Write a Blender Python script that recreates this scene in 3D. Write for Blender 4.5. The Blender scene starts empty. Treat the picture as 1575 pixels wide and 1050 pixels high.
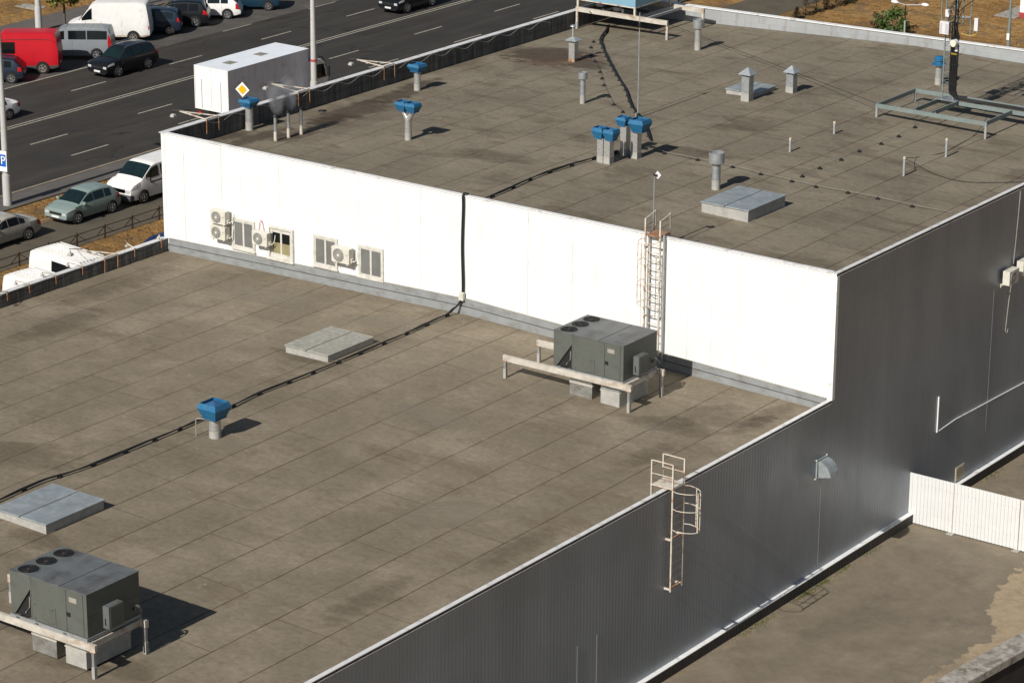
import bpy, bmesh, math, random
from mathutils import Vector, Matrix
random.seed(7)
S = bpy.context.scene
C = S.collection
R = math.radians
# ------------------------------------------------------------------ camera
FPX, PITCH, YAW, ROLL = 4430.0, .3294, .6303, .0051
CAM = Vector((47.11, -83.72, 41.43))
Fw = Vector((-math.sin(YAW)*math.cos(PITCH), math.cos(YAW)*math.cos(PITCH), -math.sin(PITCH)))
r0 = Vector((math.cos(YAW), math.sin(YAW), 0)); u0 = r0.cross(Fw)
Rt = r0*math.cos(ROLL)+u0*math.sin(ROLL); Up = -r0*math.sin(ROLL)+u0*math.cos(ROLL)
cd = bpy.data.cameras.new('camera'); cam = bpy.data.objects.new('camera', cd); C.objects.link(cam)
cd.sensor_width = 36; cd.lens = FPX*36/1575; cd.clip_start = 1; cd.clip_end = 3000
m = Matrix((Rt, Up, -Fw)).transposed().to_4x4(); m.translation = CAM
cam.matrix_world = m
S.camera = cam
# ------------------------------------------------------------------ light
SUN_EL, SUN_AZ = R(37), R(-0.8)      # light travels towards +y
w = bpy.data.worlds.new('World'); S.world = w; w.use_nodes = True
wn = w.node_tree.nodes; wl = w.node_tree.links
sky = wn.new('ShaderNodeTexSky'); sky.sky_type = 'NISHITA'; sky.sun_disc = False
sky.sun_elevation = SUN_EL; sky.sun_rotation = R(180)
wl.new(sky.outputs[0], wn['Background'].inputs[0]); wn['Background'].inputs[1].default_value = .05
sd = bpy.data.lights.new('sun', 'SUN'); sun = bpy.data.objects.new('sun', sd); C.objects.link(sun)
sd.energy = 5.0; sd.angle = R(.5); sd.color = (1, .955, .895)
dv = Vector((math.sin(SUN_AZ)*math.cos(SUN_EL), math.cos(SUN_AZ)*math.cos(SUN_EL), -math.sin(SUN_EL)))
sun.rotation_euler = dv.to_track_quat('-Z', 'Y').to_euler()
S.view_settings.view_transform = 'Standard'; S.view_settings.look = 'None'
S.view_settings.exposure = 0; S.view_settings.gamma = 1

# ------------------------------------------------------------------ measuring helpers
def ray(px, py): return Rt*((px-787.5)/FPX) - Up*((py-525)/FPX) + Fw
def at(px, py, x=None, y=None, z=None):
    d = ray(px, py)
    t = ((x-CAM.x)/d.x) if x is not None else ((y-CAM.y)/d.y) if y is not None else ((z-CAM.z)/d.z)
    return CAM+d*t
def zlow(x): return 6.66-(.020 if x < -16 else .026)*abs(x+16)
def zup(x): return 10.9-.025*abs(x+16)
def on(px, py, f):
    z = f(-16)
    for i in range(6):
        p = at(px, py, z=z); z = f(p.x)
    p.z = z
    return p
def lo(px, py): return on(px, py, zlow)
def up(px, py): return on(px, py, zup)
def ht(px, py, b):                  # height of the pixel over the vertical through b
    d = ray(px, py); v = b-CAM
    t = (v.x*d.x+v.y*d.y)/(d.x*d.x+d.y*d.y)
    return (CAM+d*t).z

# ------------------------------------------------------------------ materials
def node_mat(name):
    mt = bpy.data.materials.new(name); mt.use_nodes = True
    nt = mt.node_tree; b = nt.nodes['Principled BSDF']
    return mt, nt, b
def ramp(nt, fac, stops):
    r = nt.nodes.new('ShaderNodeValToRGB'); nt.links.new(fac, r.inputs[0])
    e = r.color_ramp.elements
    e[0].position, e[0].color = stops[0][0], (*stops[0][1], 1)
    e[1].position, e[1].color = stops[-1][0], (*stops[-1][1], 1)
    for p, c in stops[1:-1]:
        k = e.new(p); k.color = (*c, 1)
    return r.outputs[0]
def g(v): return (v, v, v)
def noise(nt, scale, detail=4, stretch=(1, 1, 1), rough=.55, vec=None, loc=(0, 0, 0)):
    if vec is None:
        tc = nt.nodes.new('ShaderNodeTexCoord'); vec = tc.outputs['Object']
    mp = nt.nodes.new('ShaderNodeMapping'); mp.inputs['Scale'].default_value = stretch; mp.inputs['Location'].default_value = loc
    nt.links.new(vec, mp.inputs[0])
    n = nt.nodes.new('ShaderNodeTexNoise'); n.inputs['Scale'].default_value = scale; n.inputs['Detail'].default_value = detail
    n.inputs['Roughness'].default_value = rough
    nt.links.new(mp.outputs[0], n.inputs['Vector'])
    return n.outputs[0]
def mix(nt, fac, a, b, mode='MIX'):
    n = nt.nodes.new('ShaderNodeMix'); n.data_type = 'RGBA'; n.blend_type = mode
    for s, v in ((n.inputs[0], fac), (n.inputs[6], a), (n.inputs[7], b)):
        if hasattr(v, 'is_linked'): nt.links.new(v, s)
        elif isinstance(v, (int, float)): s.default_value = v
        else: s.default_value = (*v, 1)
    return n.outputs[2]
def mth(nt, op, a, b=None, c=None):
    n = nt.nodes.new('ShaderNodeMath'); n.operation = op
    for i, v in enumerate((a, b, c)):
        if v is None: continue
        if hasattr(v, 'is_linked'): nt.links.new(v, n.inputs[i])
        else: n.inputs[i].default_value = v
    return n.outputs[0]
def sepxyz(nt):
    tc = nt.nodes.new('ShaderNodeTexCoord'); s = nt.nodes.new('ShaderNodeSeparateXYZ')
    nt.links.new(tc.outputs['Object'], s.inputs[0]); return s.outputs
def bump(nt, b, h, strength=.3, dist=.02):
    n = nt.nodes.new('ShaderNodeBump'); n.inputs['Strength'].default_value = strength; n.inputs['Distance'].default_value = dist
    nt.links.new(h, n.inputs['Height']); nt.links.new(n.outputs[0], b.inputs['Normal'])
def M(name, col, rough=.6, metal=0., var=.15, scale=3., bmp=0., bscale=30., dirt=None, dscale=2., damt=.5, dstretch=(1, 1, 1), coat=0., spec=.5):
    mt, nt, b = node_mat(name)
    n = noise(nt, scale)
    lo_ = tuple(c*(1-var) for c in col); hi = tuple(min(1, c*(1+var)) for c in col)
    c = ramp(nt, n, [(.3, lo_), (.7, hi)])
    if dirt:
        d = ramp(nt, noise(nt, dscale, 6, dstretch, .65), [(.62-damt*.35, g(0)), (.8-damt*.25, g(1))])
        c = mix(nt, d, c, dirt)
    nt.links.new(c, b.inputs['Base Color'])
    b.inputs['Roughness'].default_value = rough; b.inputs['Metallic'].default_value = metal
    b.inputs['Specular IOR Level'].default_value = spec
    if coat: b.inputs['Coat Weight'].default_value = coat; b.inputs['Coat Roughness'].default_value = .05
    if bmp: bump(nt, b, noise(nt, bscale, 5), bmp)
    return mt

def roof_mat(name, base, lightc, dark, period, x0, streak, seed):
    mt, nt, b = node_mat(name)
    X, Y, Z = sepxyz(nt)
    wob = noise(nt, .5, 2)
    xs = mth(nt, 'ADD', X, mth(nt, 'MULTIPLY', wob, .05))
    u = mth(nt, 'DIVIDE', mth(nt, 'SUBTRACT', xs, x0), period)
    fr = mth(nt, 'FRACT', u); idx = mth(nt, 'FLOOR', u)
    d = mth(nt, 'MULTIPLY', mth(nt, 'ABSOLUTE', mth(nt, 'SUBTRACT', fr, .5)), period)     # distance from strip middle
    line = mth(nt, 'GREATER_THAN', d, period/2-.020)
    wnz = nt.nodes.new('ShaderNodeTexWhiteNoise'); wnz.noise_dimensions = '1D'
    nt.links.new(mth(nt, 'ADD', idx, seed+.37), wnz.inputs['W'])
    v = mth(nt, 'ADD', mth(nt, 'DIVIDE', Y, 8.7), mth(nt, 'MULTIPLY', wnz.outputs[0], 5))
    fv = mth(nt, 'FRACT', v); iv = mth(nt, 'FLOOR', v)
    tl = mth(nt, 'MULTIPLY', mth(nt, 'LESS_THAN', fv, .0035), .75)
    w2 = nt.nodes.new('ShaderNodeTexWhiteNoise'); w2.noise_dimensions = '2D'
    cb = nt.nodes.new('ShaderNodeCombineXYZ'); nt.links.new(idx, cb.inputs[0]); nt.links.new(iv, cb.inputs[1])
    nt.links.new(cb.outputs[0], w2.inputs['Vector'])
    c = ramp(nt, noise(nt, .3, 6, (1, 1, 1), .65), [(.32, tuple(q*.84 for q in base)), (.5, base), (.66, lightc)])
    # strip to strip tint
    t = ramp(nt, w2.outputs[0], [(0, g(.91)), (1, g(1.03))])
    c = mix(nt, 1.0, c, t, 'MULTIPLY')
    # water streaks
    st = ramp(nt, noise(nt, .55, 5, (.55, 1.5, 1), .55, loc=(seed, 0, 0)), [(.55, g(0)), (.72, g(1))])
    c = mix(nt, mth(nt, 'MULTIPLY', st, streak), c, dark)
    st2 = ramp(nt, noise(nt, 1.6, 6, (.5, 1.4, 1), .65, loc=(3, seed, 0)), [(.54, g(0)), (.72, g(1))])
    c = mix(nt, mth(nt, 'MULTIPLY', st2, streak*.8), c, dark)
    pz = noise(nt, .42, 7, (.75, 1.35, 1), .6, loc=(seed*1.7, 2.2, 0))
    if name.endswith('high'): pz = mth(nt, 'ADD', pz, mth(nt, 'MULTIPLY', mth(nt, 'LESS_THAN', X, -27.5), .10))
    else: pz = mth(nt, 'SUBTRACT', pz, .02)
    pm = ramp(nt, pz, [(.60, g(0)), (.63, g(.32)), (.75, g(.24))]); c = mix(nt, pm, c, dark)
    rimp = ramp(nt, pz, [(.575, g(0)), (.595, g(.28)), (.605, g(0))]); c = mix(nt, rimp, c, lightc)
    mot = ramp(nt, noise(nt, 5, 6, (1, 1, 1), .7), [(.28, g(.8)), (.5, g(1)), (.74, g(1.2))])
    c = mix(nt, 1.0, c, mot, 'MULTIPLY')
    fine = ramp(nt, noise(nt, 45, 3, (1, 1, 1), .7), [(.25, g(.86)), (.75, g(1.14))])
    c = mix(nt, 1.0, c, fine, 'MULTIPLY')
    fade = ramp(nt, noise(nt, 1.3, 3), [(.28, g(.45)), (.56, g(.95))])
    c = mix(nt, mth(nt, 'MULTIPLY', mth(nt, 'MAXIMUM', line, tl), fade), c, (.05, .028, .017))
    # bird droppings and grit
    vo = nt.nodes.new('ShaderNodeTexVoronoi'); vo.inputs['Scale'].default_value = 1.1
    tc = nt.nodes.new('ShaderNodeTexCoord'); nt.links.new(tc.outputs['Object'], vo.inputs['Vector'])
    sp = mth(nt, 'MULTIPLY', mth(nt, 'LESS_THAN', vo.outputs['Distance'], .035), mth(nt, 'GREATER_THAN', noise(nt, .8, 2), .52))
    c = mix(nt, mth(nt, 'MULTIPLY', sp, .6), c, (.45, .43, .4))
    # beyond the building edge the felt is the same; low side collects silt
    nt.links.new(c, b.inputs['Base Color'])
    b.inputs['Roughness'].default_value = .85; b.inputs['Specular IOR Level'].default_value = .25
    bump(nt, b, noise(nt, 2.5, 8, (1, 1, 1), .7), .35, .03)
    return mt
MAT = {}
MAT['roof_low'] = roof_mat('roofing_felt_low', (.207, .173, .122), (.258, .217, .155), (.130, .101, .069), 1.90, -13.5, .5, 2)
MAT['roof_up'] = roof_mat('roofing_felt_high', (.200, .172, .125), (.235, .203, .150), (.102, .079, .055), 1.90, -13.3, .75, 9)

def panel_mat(name, base, period, axis, rough, metal, lines, dirtc, rib=0., ribp=.1, bstr=.3, spec=.5):
    mt, nt, b = node_mat(name)
    X, Y, Z = sepxyz(nt); A = X if axis == 'x' else Y
    u = mth(nt, 'DIVIDE', A, period); fr = mth(nt, 'FRACT', u); idx = mth(nt, 'FLOOR', u)
    wnz = nt.nodes.new('ShaderNodeTexWhiteNoise'); wnz.noise_dimensions = '1D'; nt.links.new(idx, wnz.inputs['W'])
    line = mth(nt, 'LESS_THAN', fr, .014)
    sel = ramp(nt, wnz.outputs[0], [(.3, g(.15)), (.9, g(1))])
    c = ramp(nt, noise(nt, .6, 4, (1, 1, .4)), [(.3, tuple(q*.94 for q in base)), (.7, base)])
    t = ramp(nt, wnz.outputs[0], [(0, g(.97)), (1, g(1))]); c = mix(nt, 1., c, t, 'MULTIPLY')
    dn = ramp(nt, noise(nt, 1.2, 7, (2.6, 2.6, .3), .7), [(.54, g(0)), (.74, g(.62))])
    c = mix(nt, dn, c, dirtc)
    # streak that hugs each joint
    near = mth(nt, 'LESS_THAN', fr, .05)
    js = mth(nt, 'MULTIPLY', mth(nt, 'MULTIPLY', near, sel), ramp(nt, noise(nt, 2.2, 5, (1, 1, .8)), [(.5, g(0)), (.68, g(.6 if rib == 0 else .06))]))
    c = mix(nt, js, c, (.45, .39, .29))
    c = mix(nt, mth(nt, 'MULTIPLY', mth(nt, 'MULTIPLY', line, sel), lines), c, (.3, .27, .22))
    nt.links.new(c, b.inputs['Base Color'])
    b.inputs['Roughness'].default_value = rough; b.inputs['Metallic'].default_value = metal; b.inputs['Specular IOR Level'].default_value = spec
    if rib:
        fb = mth(nt, 'FRACT', mth(nt, 'DIVIDE', A, ribp))
        tri = mth(nt, 'ABSOLUTE', mth(nt, 'SUBTRACT', fb, .5))
        sm = ramp(nt, tri, [(.18, g(0)), (.32, g(1))])
        bump(nt, b, sm, bstr, rib)
        rt = ramp(nt, tri, [(.10, g(.95)), (.3, g(1.0)), (.40, g(1.0)), (.48, g(1.15))]); c = mix(nt, 1., c, rt, 'MULTIPLY')  # thin rib highlights painted as brighter lines in the colour
        sm_ = ramp(nt, noise(nt, .45, 4, (1, 1, .5), .5), [(.35, g(.90)), (.65, g(1.08))]); c = mix(nt, 1., c, sm_, 'MULTIPLY'); nt.links.new(c, b.inputs['Base Color'])
        rr = ramp(nt, noise(nt, .7, 5, (1, 1, .6), .6), [(.3, g(rough-.06)), (.7, g(rough+.10))]); nt.links.new(rr, b.inputs['Roughness'])
    return mt
MAT['white_wall'] = panel_mat('white_sandwich_panel', (.80, .805, .79), 1.02, 'x', .45, 0, 1., (.62, .60, .54))
MAT['side_wall'] = panel_mat('grey_profiled_panel', (.30, .322, .35), 1.15, 'y', .40, .2, .12, (.24, .25, .25), .006, .18, .5)
MAT['plinth_face'] = panel_mat('dark_profiled_plinth', (.05, .045, .04), 1.0, 'y', .6, 0, .4, (.03, .025, .02), .02, .2, 1.)
MAT['coping'] = M('white_coping', (.66, .66, .65), .45, .0, .06, 2, dirt=(.34, .29, .24), dscale=3, damt=.25)
MAT['coping_bright'] = M('white_sill_metal', (.82, .82, .80), .4, 0, .05, 2, dirt=(.35, .30, .24), dscale=2.5, damt=.2)
MAT['flashing'] = M('grey_flashing', (.30, .315, .32), .5, .2, .1, 1.5, dirt=(.22, .21, .19), dscale=2, damt=.35, dstretch=(1, 1, 2))
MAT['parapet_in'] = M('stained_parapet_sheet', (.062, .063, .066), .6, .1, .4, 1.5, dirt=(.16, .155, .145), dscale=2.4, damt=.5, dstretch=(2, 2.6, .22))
MAT['far_parapet'] = M('pale_grey_parapet_sheet', (.36, .375, .38), .5, .15, .08, 1.2, dirt=(.27, .26, .25), dscale=1.5, damt=.3, dstretch=(2, 2, .3))
MAT['asphalt'] = M('road_asphalt', (.037, .0335, .029), .85, 0, .14, .35, .3, 60, dirt=(.054, .048, .041), dscale=.5, damt=.4, dstretch=(2.2, .22, 1), spec=.3)
MAT['lane_asphalt'] = M('parking_asphalt', (.104, .088, .062), .85, 0, .12, .6, .3, 60, dirt=(.065, .058, .05), dscale=.7, damt=.3, spec=.3)
MAT['bay_asphalt'] = M('kerbside_asphalt', (.082, .074, .066), .85, 0, .15, .6, .3, 60, dirt=(.11, .1, .088), dscale=.6, damt=.35, spec=.3)
MAT['pave'] = M('pavement', (.105, .095, .085), .85, 0, .12, .8, .3, 40, dirt=(.15, .13, .1), dscale=1, damt=.2)
MAT['kerb'] = M('kerb_stone', (.25, .21, .15), .85, 0, .2, 2, .2, 30)
MAT['paint'] = M('road_paint', (.42, .39, .31), .7, 0, .12, 3, dirt=(.08, .075, .07), dscale=9, damt=.42)
MAT['yard'] = M('yard_asphalt', (.215, .180, .128), .85, 0, .14, .5, .4, 25, dirt=(.165, .137, .10), dscale=.55, damt=.6, spec=.3)
MAT['sand'] = M('dusty_sand', (.30, .235, .155), .95, 0, .14, 1.5, .5, 30, dirt=(.22, .17, .115), dscale=3, damt=.3)
MAT['concrete'] = M('rough_concrete', (.36, .34, .30), .9, 0, .25, 3, .6, 25, dirt=(.14, .115, .085), dscale=2.5, damt=.5)
MAT['shadeconc'] = M('shade_painted_concrete', (.02, .018, .016), .9, 0, .3, 2)  # shade of the retaining wall face painted in as near-black concrete
def yard_mat():
    mt = MAT['yard']; nt = mt.node_tree; b = nt.nodes['Principled BSDF']
    base = b.inputs['Base Color'].links[0].from_socket
    X, Y, Z = sepxyz(nt)
    ty = mth(nt, 'DIVIDE', mth(nt, 'ADD', Y, 8), 16)
    bx = ramp(nt, ty, [(0, g(.70)), (.15, g(.69)), (.256, g(.715)), (.43, g(.735)), (.50, g(.67)), (.575, g(.60)), (.70, g(.545)), (.8, g(.55)), (.9, g(.49))])
    wob = noise(nt, 1.1, 8, (1, 1, 1), .62)
    e = mth(nt, 'SUBTRACT', mth(nt, 'ADD', X, mth(nt, 'MULTIPLY', mth(nt, 'SUBTRACT', wob, .5), 1.9)), mth(nt, 'MULTIPLY', bx, 10))
    m1 = mth(nt, 'MULTIPLY', mth(nt, 'GREATER_THAN', e, 0), mth(nt, 'LESS_THAN', Y, 8))
    sand = ramp(nt, noise(nt, 2, 7, (1, 1, 1), .65), [(.3, (.27, .205, .13)), (.55, (.37, .29, .19)), (.72, (.32, .25, .165))])
    sp = ramp(nt, noise(nt, 14, 3, (1, 1, 1), .6), [(.28, g(.5)), (.38, g(1))]); sand = mix(nt, 1., sand, sp, 'MULTIPLY')
    c = mix(nt, m1, base, sand)
    wob2 = noise(nt, .8, 7, (1, 1, 1), .65, loc=(5, 5, 0))
    e2 = mth(nt, 'SUBTRACT', X, mth(nt, 'MULTIPLY', mth(nt, 'SUBTRACT', wob2, .40), 3.2))
    m2 = ramp(nt, e2, [(.16, g(.85)), (.34, g(0))])
    c = mix(nt, m2, c, mix(nt, noise(nt, 4, 5), (.14, .115, .075), (.30, .24, .165)))
    dm = ramp(nt, noise(nt, .28, 4, (1, .6, 1), .5, loc=(2.2, .6, 0)), [(.55, g(0)), (.66, g(.45))])
    c = mix(nt, dm, c, (.12, .10, .074))
    sc = ramp(nt, noise(nt, 1.3, 8, (1.5, .9, 1), .75, loc=(1, 7, 0)), [(.66, g(0)), (.72, g(.5))])
    c = mix(nt, sc, c, (.26, .215, .155))
    gr_ = ramp(nt, noise(nt, 30, 4, (1, 1, 1), .75), [(.28, g(.82)), (.72, g(1.18))]); c = mix(nt, 1., c, gr_, 'MULTIPLY')
    g2 = ramp(nt, noise(nt, 3.5, 7, (1, 1, 1), .7), [(.3, g(.88)), (.7, g(1.1))]); c = mix(nt, 1., c, g2, 'MULTIPLY')
    nt.links.new(c, b.inputs['Base Color'])
def cracks(key, scale, amt=.7):
    mt = MAT[key]; nt = mt.node_tree; b = nt.nodes['Principled BSDF']; base = b.inputs['Base Color'].links[0].from_socket
    tc = nt.nodes.new('ShaderNodeTexCoord'); mp = nt.nodes.new('ShaderNodeMapping'); mp.inputs['Scale'].default_value = (1, .45, 1)
    n = nt.nodes.new('ShaderNodeTexNoise'); n.inputs['Scale'].default_value = .9; n.inputs['Detail'].default_value = 5
    nt.links.new(tc.outputs['Object'], n.inputs['Vector'])
    ad = nt.nodes.new('ShaderNodeVectorMath'); ad.operation = 'MULTIPLY_ADD'; nt.links.new(n.outputs['Color'], ad.inputs[0]); ad.inputs[1].default_value = (1.6, 1.6, 0); nt.links.new(tc.outputs['Object'], ad.inputs[2])
    nt.links.new(ad.outputs[0], mp.inputs[0])
    v = nt.nodes.new('ShaderNodeTexVoronoi'); v.feature = 'DISTANCE_TO_EDGE'; v.inputs['Scale'].default_value = scale; nt.links.new(mp.outputs[0], v.inputs['Vector'])
    m_ = mth(nt, 'MULTIPLY', mth(nt, 'LESS_THAN', v.outputs['Distance'], .006), ramp(nt, noise(nt, .25, 3, loc=(3, 1, 0)), [(.48, g(0)), (.56, g(amt))]))
    nt.links.new(mix(nt, m_, base, (.012, .011, .01)), b.inputs['Base Color'])
def grass_mat():
    mt, nt, b = node_mat('dry_grass')
    c = ramp(nt, noise(nt, .16, 6, (.7, 1.3, 1), .65), [(.34, (.20, .13, .062)), (.46, (.34, .195, .07)), (.56, (.42, .25, .095)), (.68, (.21, .145, .07))])
    c2 = ramp(nt, noise(nt, 1.8, 7, (.7, 1.4, 1), .75), [(.3, g(.38)), (.5, g(.9)), (.68, g(1.4))])
    c = mix(nt, 1., c, c2, 'MULTIPLY')
    c3 = ramp(nt, noise(nt, 7, 5, (.8, 1.2, 1), .8), [(.3, g(.45)), (.5, g(1)), (.7, g(1.35))]); c = mix(nt, 1., c, c3, 'MULTIPLY')
    bare = ramp(nt, noise(nt, .5, 6, (1, 1, 1), .6, loc=(8, 3, 0)), [(.55, g(0)), (.68, g(.85))])
    c = mix(nt, bare, c, (.155, .125, .09))
    gr = ramp(nt, noise(nt, .28, 5, (1, 1, 1), .6, loc=(4, 9, 1)), [(.66, g(0)), (.74, g(.7))])
    c = mix(nt, gr, c, (.075, .08, .022))
    nt.links.new(c, b.inputs['Base Color']); b.inputs['Roughness'].default_value = 1; b.inputs['Specular IOR Level'].default_value = .1
    bump(nt, b, noise(nt, 6, 8, (1, 1, 1), .8), 1., .12)
    return mt
MAT['grass'] = grass_mat()
yard_mat(); cracks('asphalt', .16); cracks('lane_asphalt', .2, .5); cracks('bay_asphalt', .2, .6)
MAT['galv'] = M('galvanised_steel', (.42, .44, .45), .42, .55, .2, 6, .1, 20, dirt=(.25, .25, .24), dscale=3, damt=.35)
MAT['foil'] = M('crumpled_foil_wrap', (.58, .58, .56), .28, .55, .22, 7, 1., 16, dirt=(.34, .32, .28), dscale=7, damt=.4)
MAT['collar'] = M('cement_collar', (.36, .35, .32), .8, 0, .15, 4)
MAT['duct'] = M('old_duct_metal', (.40, .40, .38), .4, .55, .25, 3, .3, 8, dirt=(.22, .2, .17), dscale=2, damt=.4)
MAT['blue'] = M('blue_enamel', (.010, .125, .27), .5, 0, .14, 5, dirt=(.035, .13, .21), dscale=5, damt=.45)
MAT['bluetop'] = M('faded_blue_enamel', (.03, .11, .24), .5, .1, .15, 4, dirt=(.07, .15, .25), dscale=4, damt=.3)
MAT['black'] = M('black_rubber', (.006, .006, .006), .7, 0, .2, 8)
MAT['voidshade'] = M('dark_void', (.006, .006, .006), .8, 0, .2, 8)  # near-black: shade of openings, gaps and recesses put into the colour
MAT['rustpaint'] = M('rusting_cream_paint', (.60, .56, .47), .6, 0, .1, 4, dirt=(.34, .13, .045), dscale=4, damt=.38)
MAT['rustywhite'] = M('weathered_white_beam', (.50, .465, .40), .65, 0, .18, 3, dirt=(.32, .21, .13), dscale=3.5, damt=.32, dstretch=(.5, 1, 1))
MAT['rust'] = M('rusty_steel', (.30, .14, .065), .8, .1, .35, 7, dirt=(.5, .42, .33), dscale=8, damt=.4)
MAT['brownsteel'] = M('brown_painted_steel', (.075, .04, .028), .7, 0, .3, 6)
MAT['greysteel'] = M('grey_painted_post', (.36, .37, .37), .5, .1, .12, 5)
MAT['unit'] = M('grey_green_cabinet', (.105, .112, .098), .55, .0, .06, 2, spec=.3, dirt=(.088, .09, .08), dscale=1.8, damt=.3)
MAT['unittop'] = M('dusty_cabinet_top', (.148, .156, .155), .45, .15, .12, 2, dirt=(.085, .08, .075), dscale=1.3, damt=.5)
MAT['darkmetal'] = M('dark_metal', (.03, .03, .032), .5, .4, .2, 5)
MAT['acwhite'] = M('cream_ac_casing', (.62, .60, .52), .45, 0, .05, 3, dirt=(.42, .38, .3), dscale=5, damt=.25)
MAT['grille'] = M('grey_fan_grille', (.16, .16, .15), .5, .1, .2, 20)
MAT['pvc'] = M('white_window_frame', (.60, .585, .53), .4, 0, .06, 4, dirt=(.42, .39, .32), dscale=5, damt=.3)
MAT['filmglass'] = M('grey_film_pane', (.165, .168, .158), .25, 0, .15, 1.5)
MAT['blind'] = M('yellow_blind_behind_glass', (.30, .26, .14), .3, 0, .15, 2)
MAT['glass'] = M('dark_tinted_glass', (.006, .008, .009), .08, 0, .2, 2, spec=.45)
MAT['glassblue'] = M('greenish_car_glass', (.008, .018, .02), .08, 0, .25, 3, spec=.5)
MAT['tyre'] = M('tyre_rubber', (.014, .014, .014), .8, 0, .2, 10)
MAT['rim'] = M('alloy_rim', (.5, .5, .5), .3, .7, .1, 10)
MAT['hub'] = M('dusty_steel_hub', (.32, .29, .24), .5, .4, .2, 10)
MAT['chrome'] = M('bright_trim', (.7, .7, .7), .2, .9, .05, 10)
MAT['lamp'] = M('headlamp_glass', (.68, .7, .72), .15, .3, .1, 20)
MAT['red'] = M('red_lens', (.42, .012, .01), .25, 0, .1, 20)
MAT['plastic'] = M('grey_bumper_plastic', (.075, .077, .08), .6, 0, .12, 6)
MAT['plate'] = M('white_plate', (.7, .7, .68), .4, 0, .1, 40)
def paint(name, col, coat=.6, var=.05, **k): return M(name, col, .35, 0, var, 1.5, coat=coat*.5, spec=.3, **k)
MAT['vred'] = paint('faded_red_van_paint', (.50, .012, .022), .2)
MAT['vgrey'] = paint('silver_grey_van_paint', (.22, .24, .26), .5)
MAT['vgreytop'] = M('dusty_grey_van_top', (.26, .28, .275), .6, .1, .35, 9, dirt=(.42, .44, .42), dscale=14, damt=.5)
MAT['vwhite'] = paint('white_van_paint', (.80, .79, .76), .2, dirt=(.62, .57, .48), dscale=2.5, damt=.15)
MAT['vblack'] = paint('black_car_paint', (.008, .009, .011), .8)
MAT['vnavy'] = paint('navy_car_paint', (.012, .022, .04), .8)
MAT['vteal'] = paint('teal_blue_car_paint', (.010, .035, .06), .7)
MAT['vblue'] = paint('bright_blue_car_paint', (.008, .018, .075), .7)
MAT['vsilver'] = paint('silver_beige_car_paint', (.36, .34, .30), .6)
MAT['vgreen'] = paint('grey_green_car_paint', (.22, .285, .265), .7)
MAT['box'] = M('truck_box_panel', (.66, .70, .76), .5, 0, .06, 1.2, dirt=(.5, .47, .42), dscale=2, damt=.2)
MAT['trucktop'] = M('truck_box_top_sheet', (.78, .82, .86), .45, 0, .05, 1.5)
MAT['translucent'] = M('beige_skylight_panel', (.26, .24, .185), .5, 0, .1, 5)
MAT['lightpole'] = M('pale_street_pole', (.50, .50, .485), .55, 0, .08, 3, dirt=(.36, .33, .28), dscale=3, damt=.3)
MAT['rimgrey'] = M('weathered_lamp_casing', (.42, .41, .38), .5, .1, .15, 12)
MAT['orangered'] = M('red_marker_band', (.42, .06, .05), .6)
MAT['yellow'] = M('sign_yellow', (.85, .45, .0), .4, 0, .03)
MAT['signwhite'] = M('sign_white', (.82, .82, .80), .4, 0, .04)
MAT['signblue'] = M('sign_blue', (.01, .12, .50), .4, 0, .04)
MAT['signback'] = M('sign_black', (.01, .01, .01), .5)
MAT['mast'] = M('grey_green_mast_steel', (.20, .245, .235), .5, .15, .1, 3, dirt=(.27, .15, .08), dscale=4, damt=.12)
MAT['radome'] = M('cream_radome', (.72, .68, .52), .5, 0, .04)
MAT['boxwhite'] = M('white_equipment_casing', (.66, .64, .66), .45, 0, .05)
MAT['yellowcable'] = M('yellow_cable', (.5, .36, .03), .5)
MAT['billboard'] = M('pale_blue_sheet', (.20, .37, .47), .5, .05, .06, 1.2, dirt=(.2, .38, .5), dscale=1.5, damt=.3)
MAT['leafgreen'] = M('green_leaf', (.085, .12, .02), .6, 0, .4, 2)
MAT['leafautumn'] = M('autumn_leaf', (.20, .145, .02), .6, 0, .45, 1.2)
MAT['bush'] = M('bush_leaf', (.055, .10, .018), .6, 0, .4, 2)
MAT['brownbush'] = M('brown_bush_leaf', (.10, .065, .03), .7, 0, .4, 2)
MAT['conifer'] = M('conifer_leaf', (.045, .055, .022), .7, 0, .4, 2)
MAT['bark'] = M('bark', (.10, .08, .06), .9, 0, .3, 6)
MAT['moss'] = M('moss', (.09, .10, .02), .9, 0, .4, 6, .6, 30)
MAT['redwall'] = M('dark_red_plinth', (.33, .04, .04), .7)
MAT['fencewhite'] = M('white_profiled_fence', (.66, .665, .65), .5, 0, .03, 2, dirt=(.7, .68, .62), dscale=2, damt=.15)
MAT['conduit'] = M('pale_conduit', (.29, .27, .23), .6)
MAT['oldconduit'] = M('old_conduit', (.21, .19, .16), .7)
MAT['puddle'] = M('rust_stain', (.17, .095, .055), .7, 0, .2, 2.5, dirt=(.10, .055, .035), dscale=2, damt=.5)
MAT['stain'] = M('damp_silt_stain', (.068, .054, .043), .75, 0, .2, 2.5, dirt=(.11, .09, .07), dscale=3, damt=.4)

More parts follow.
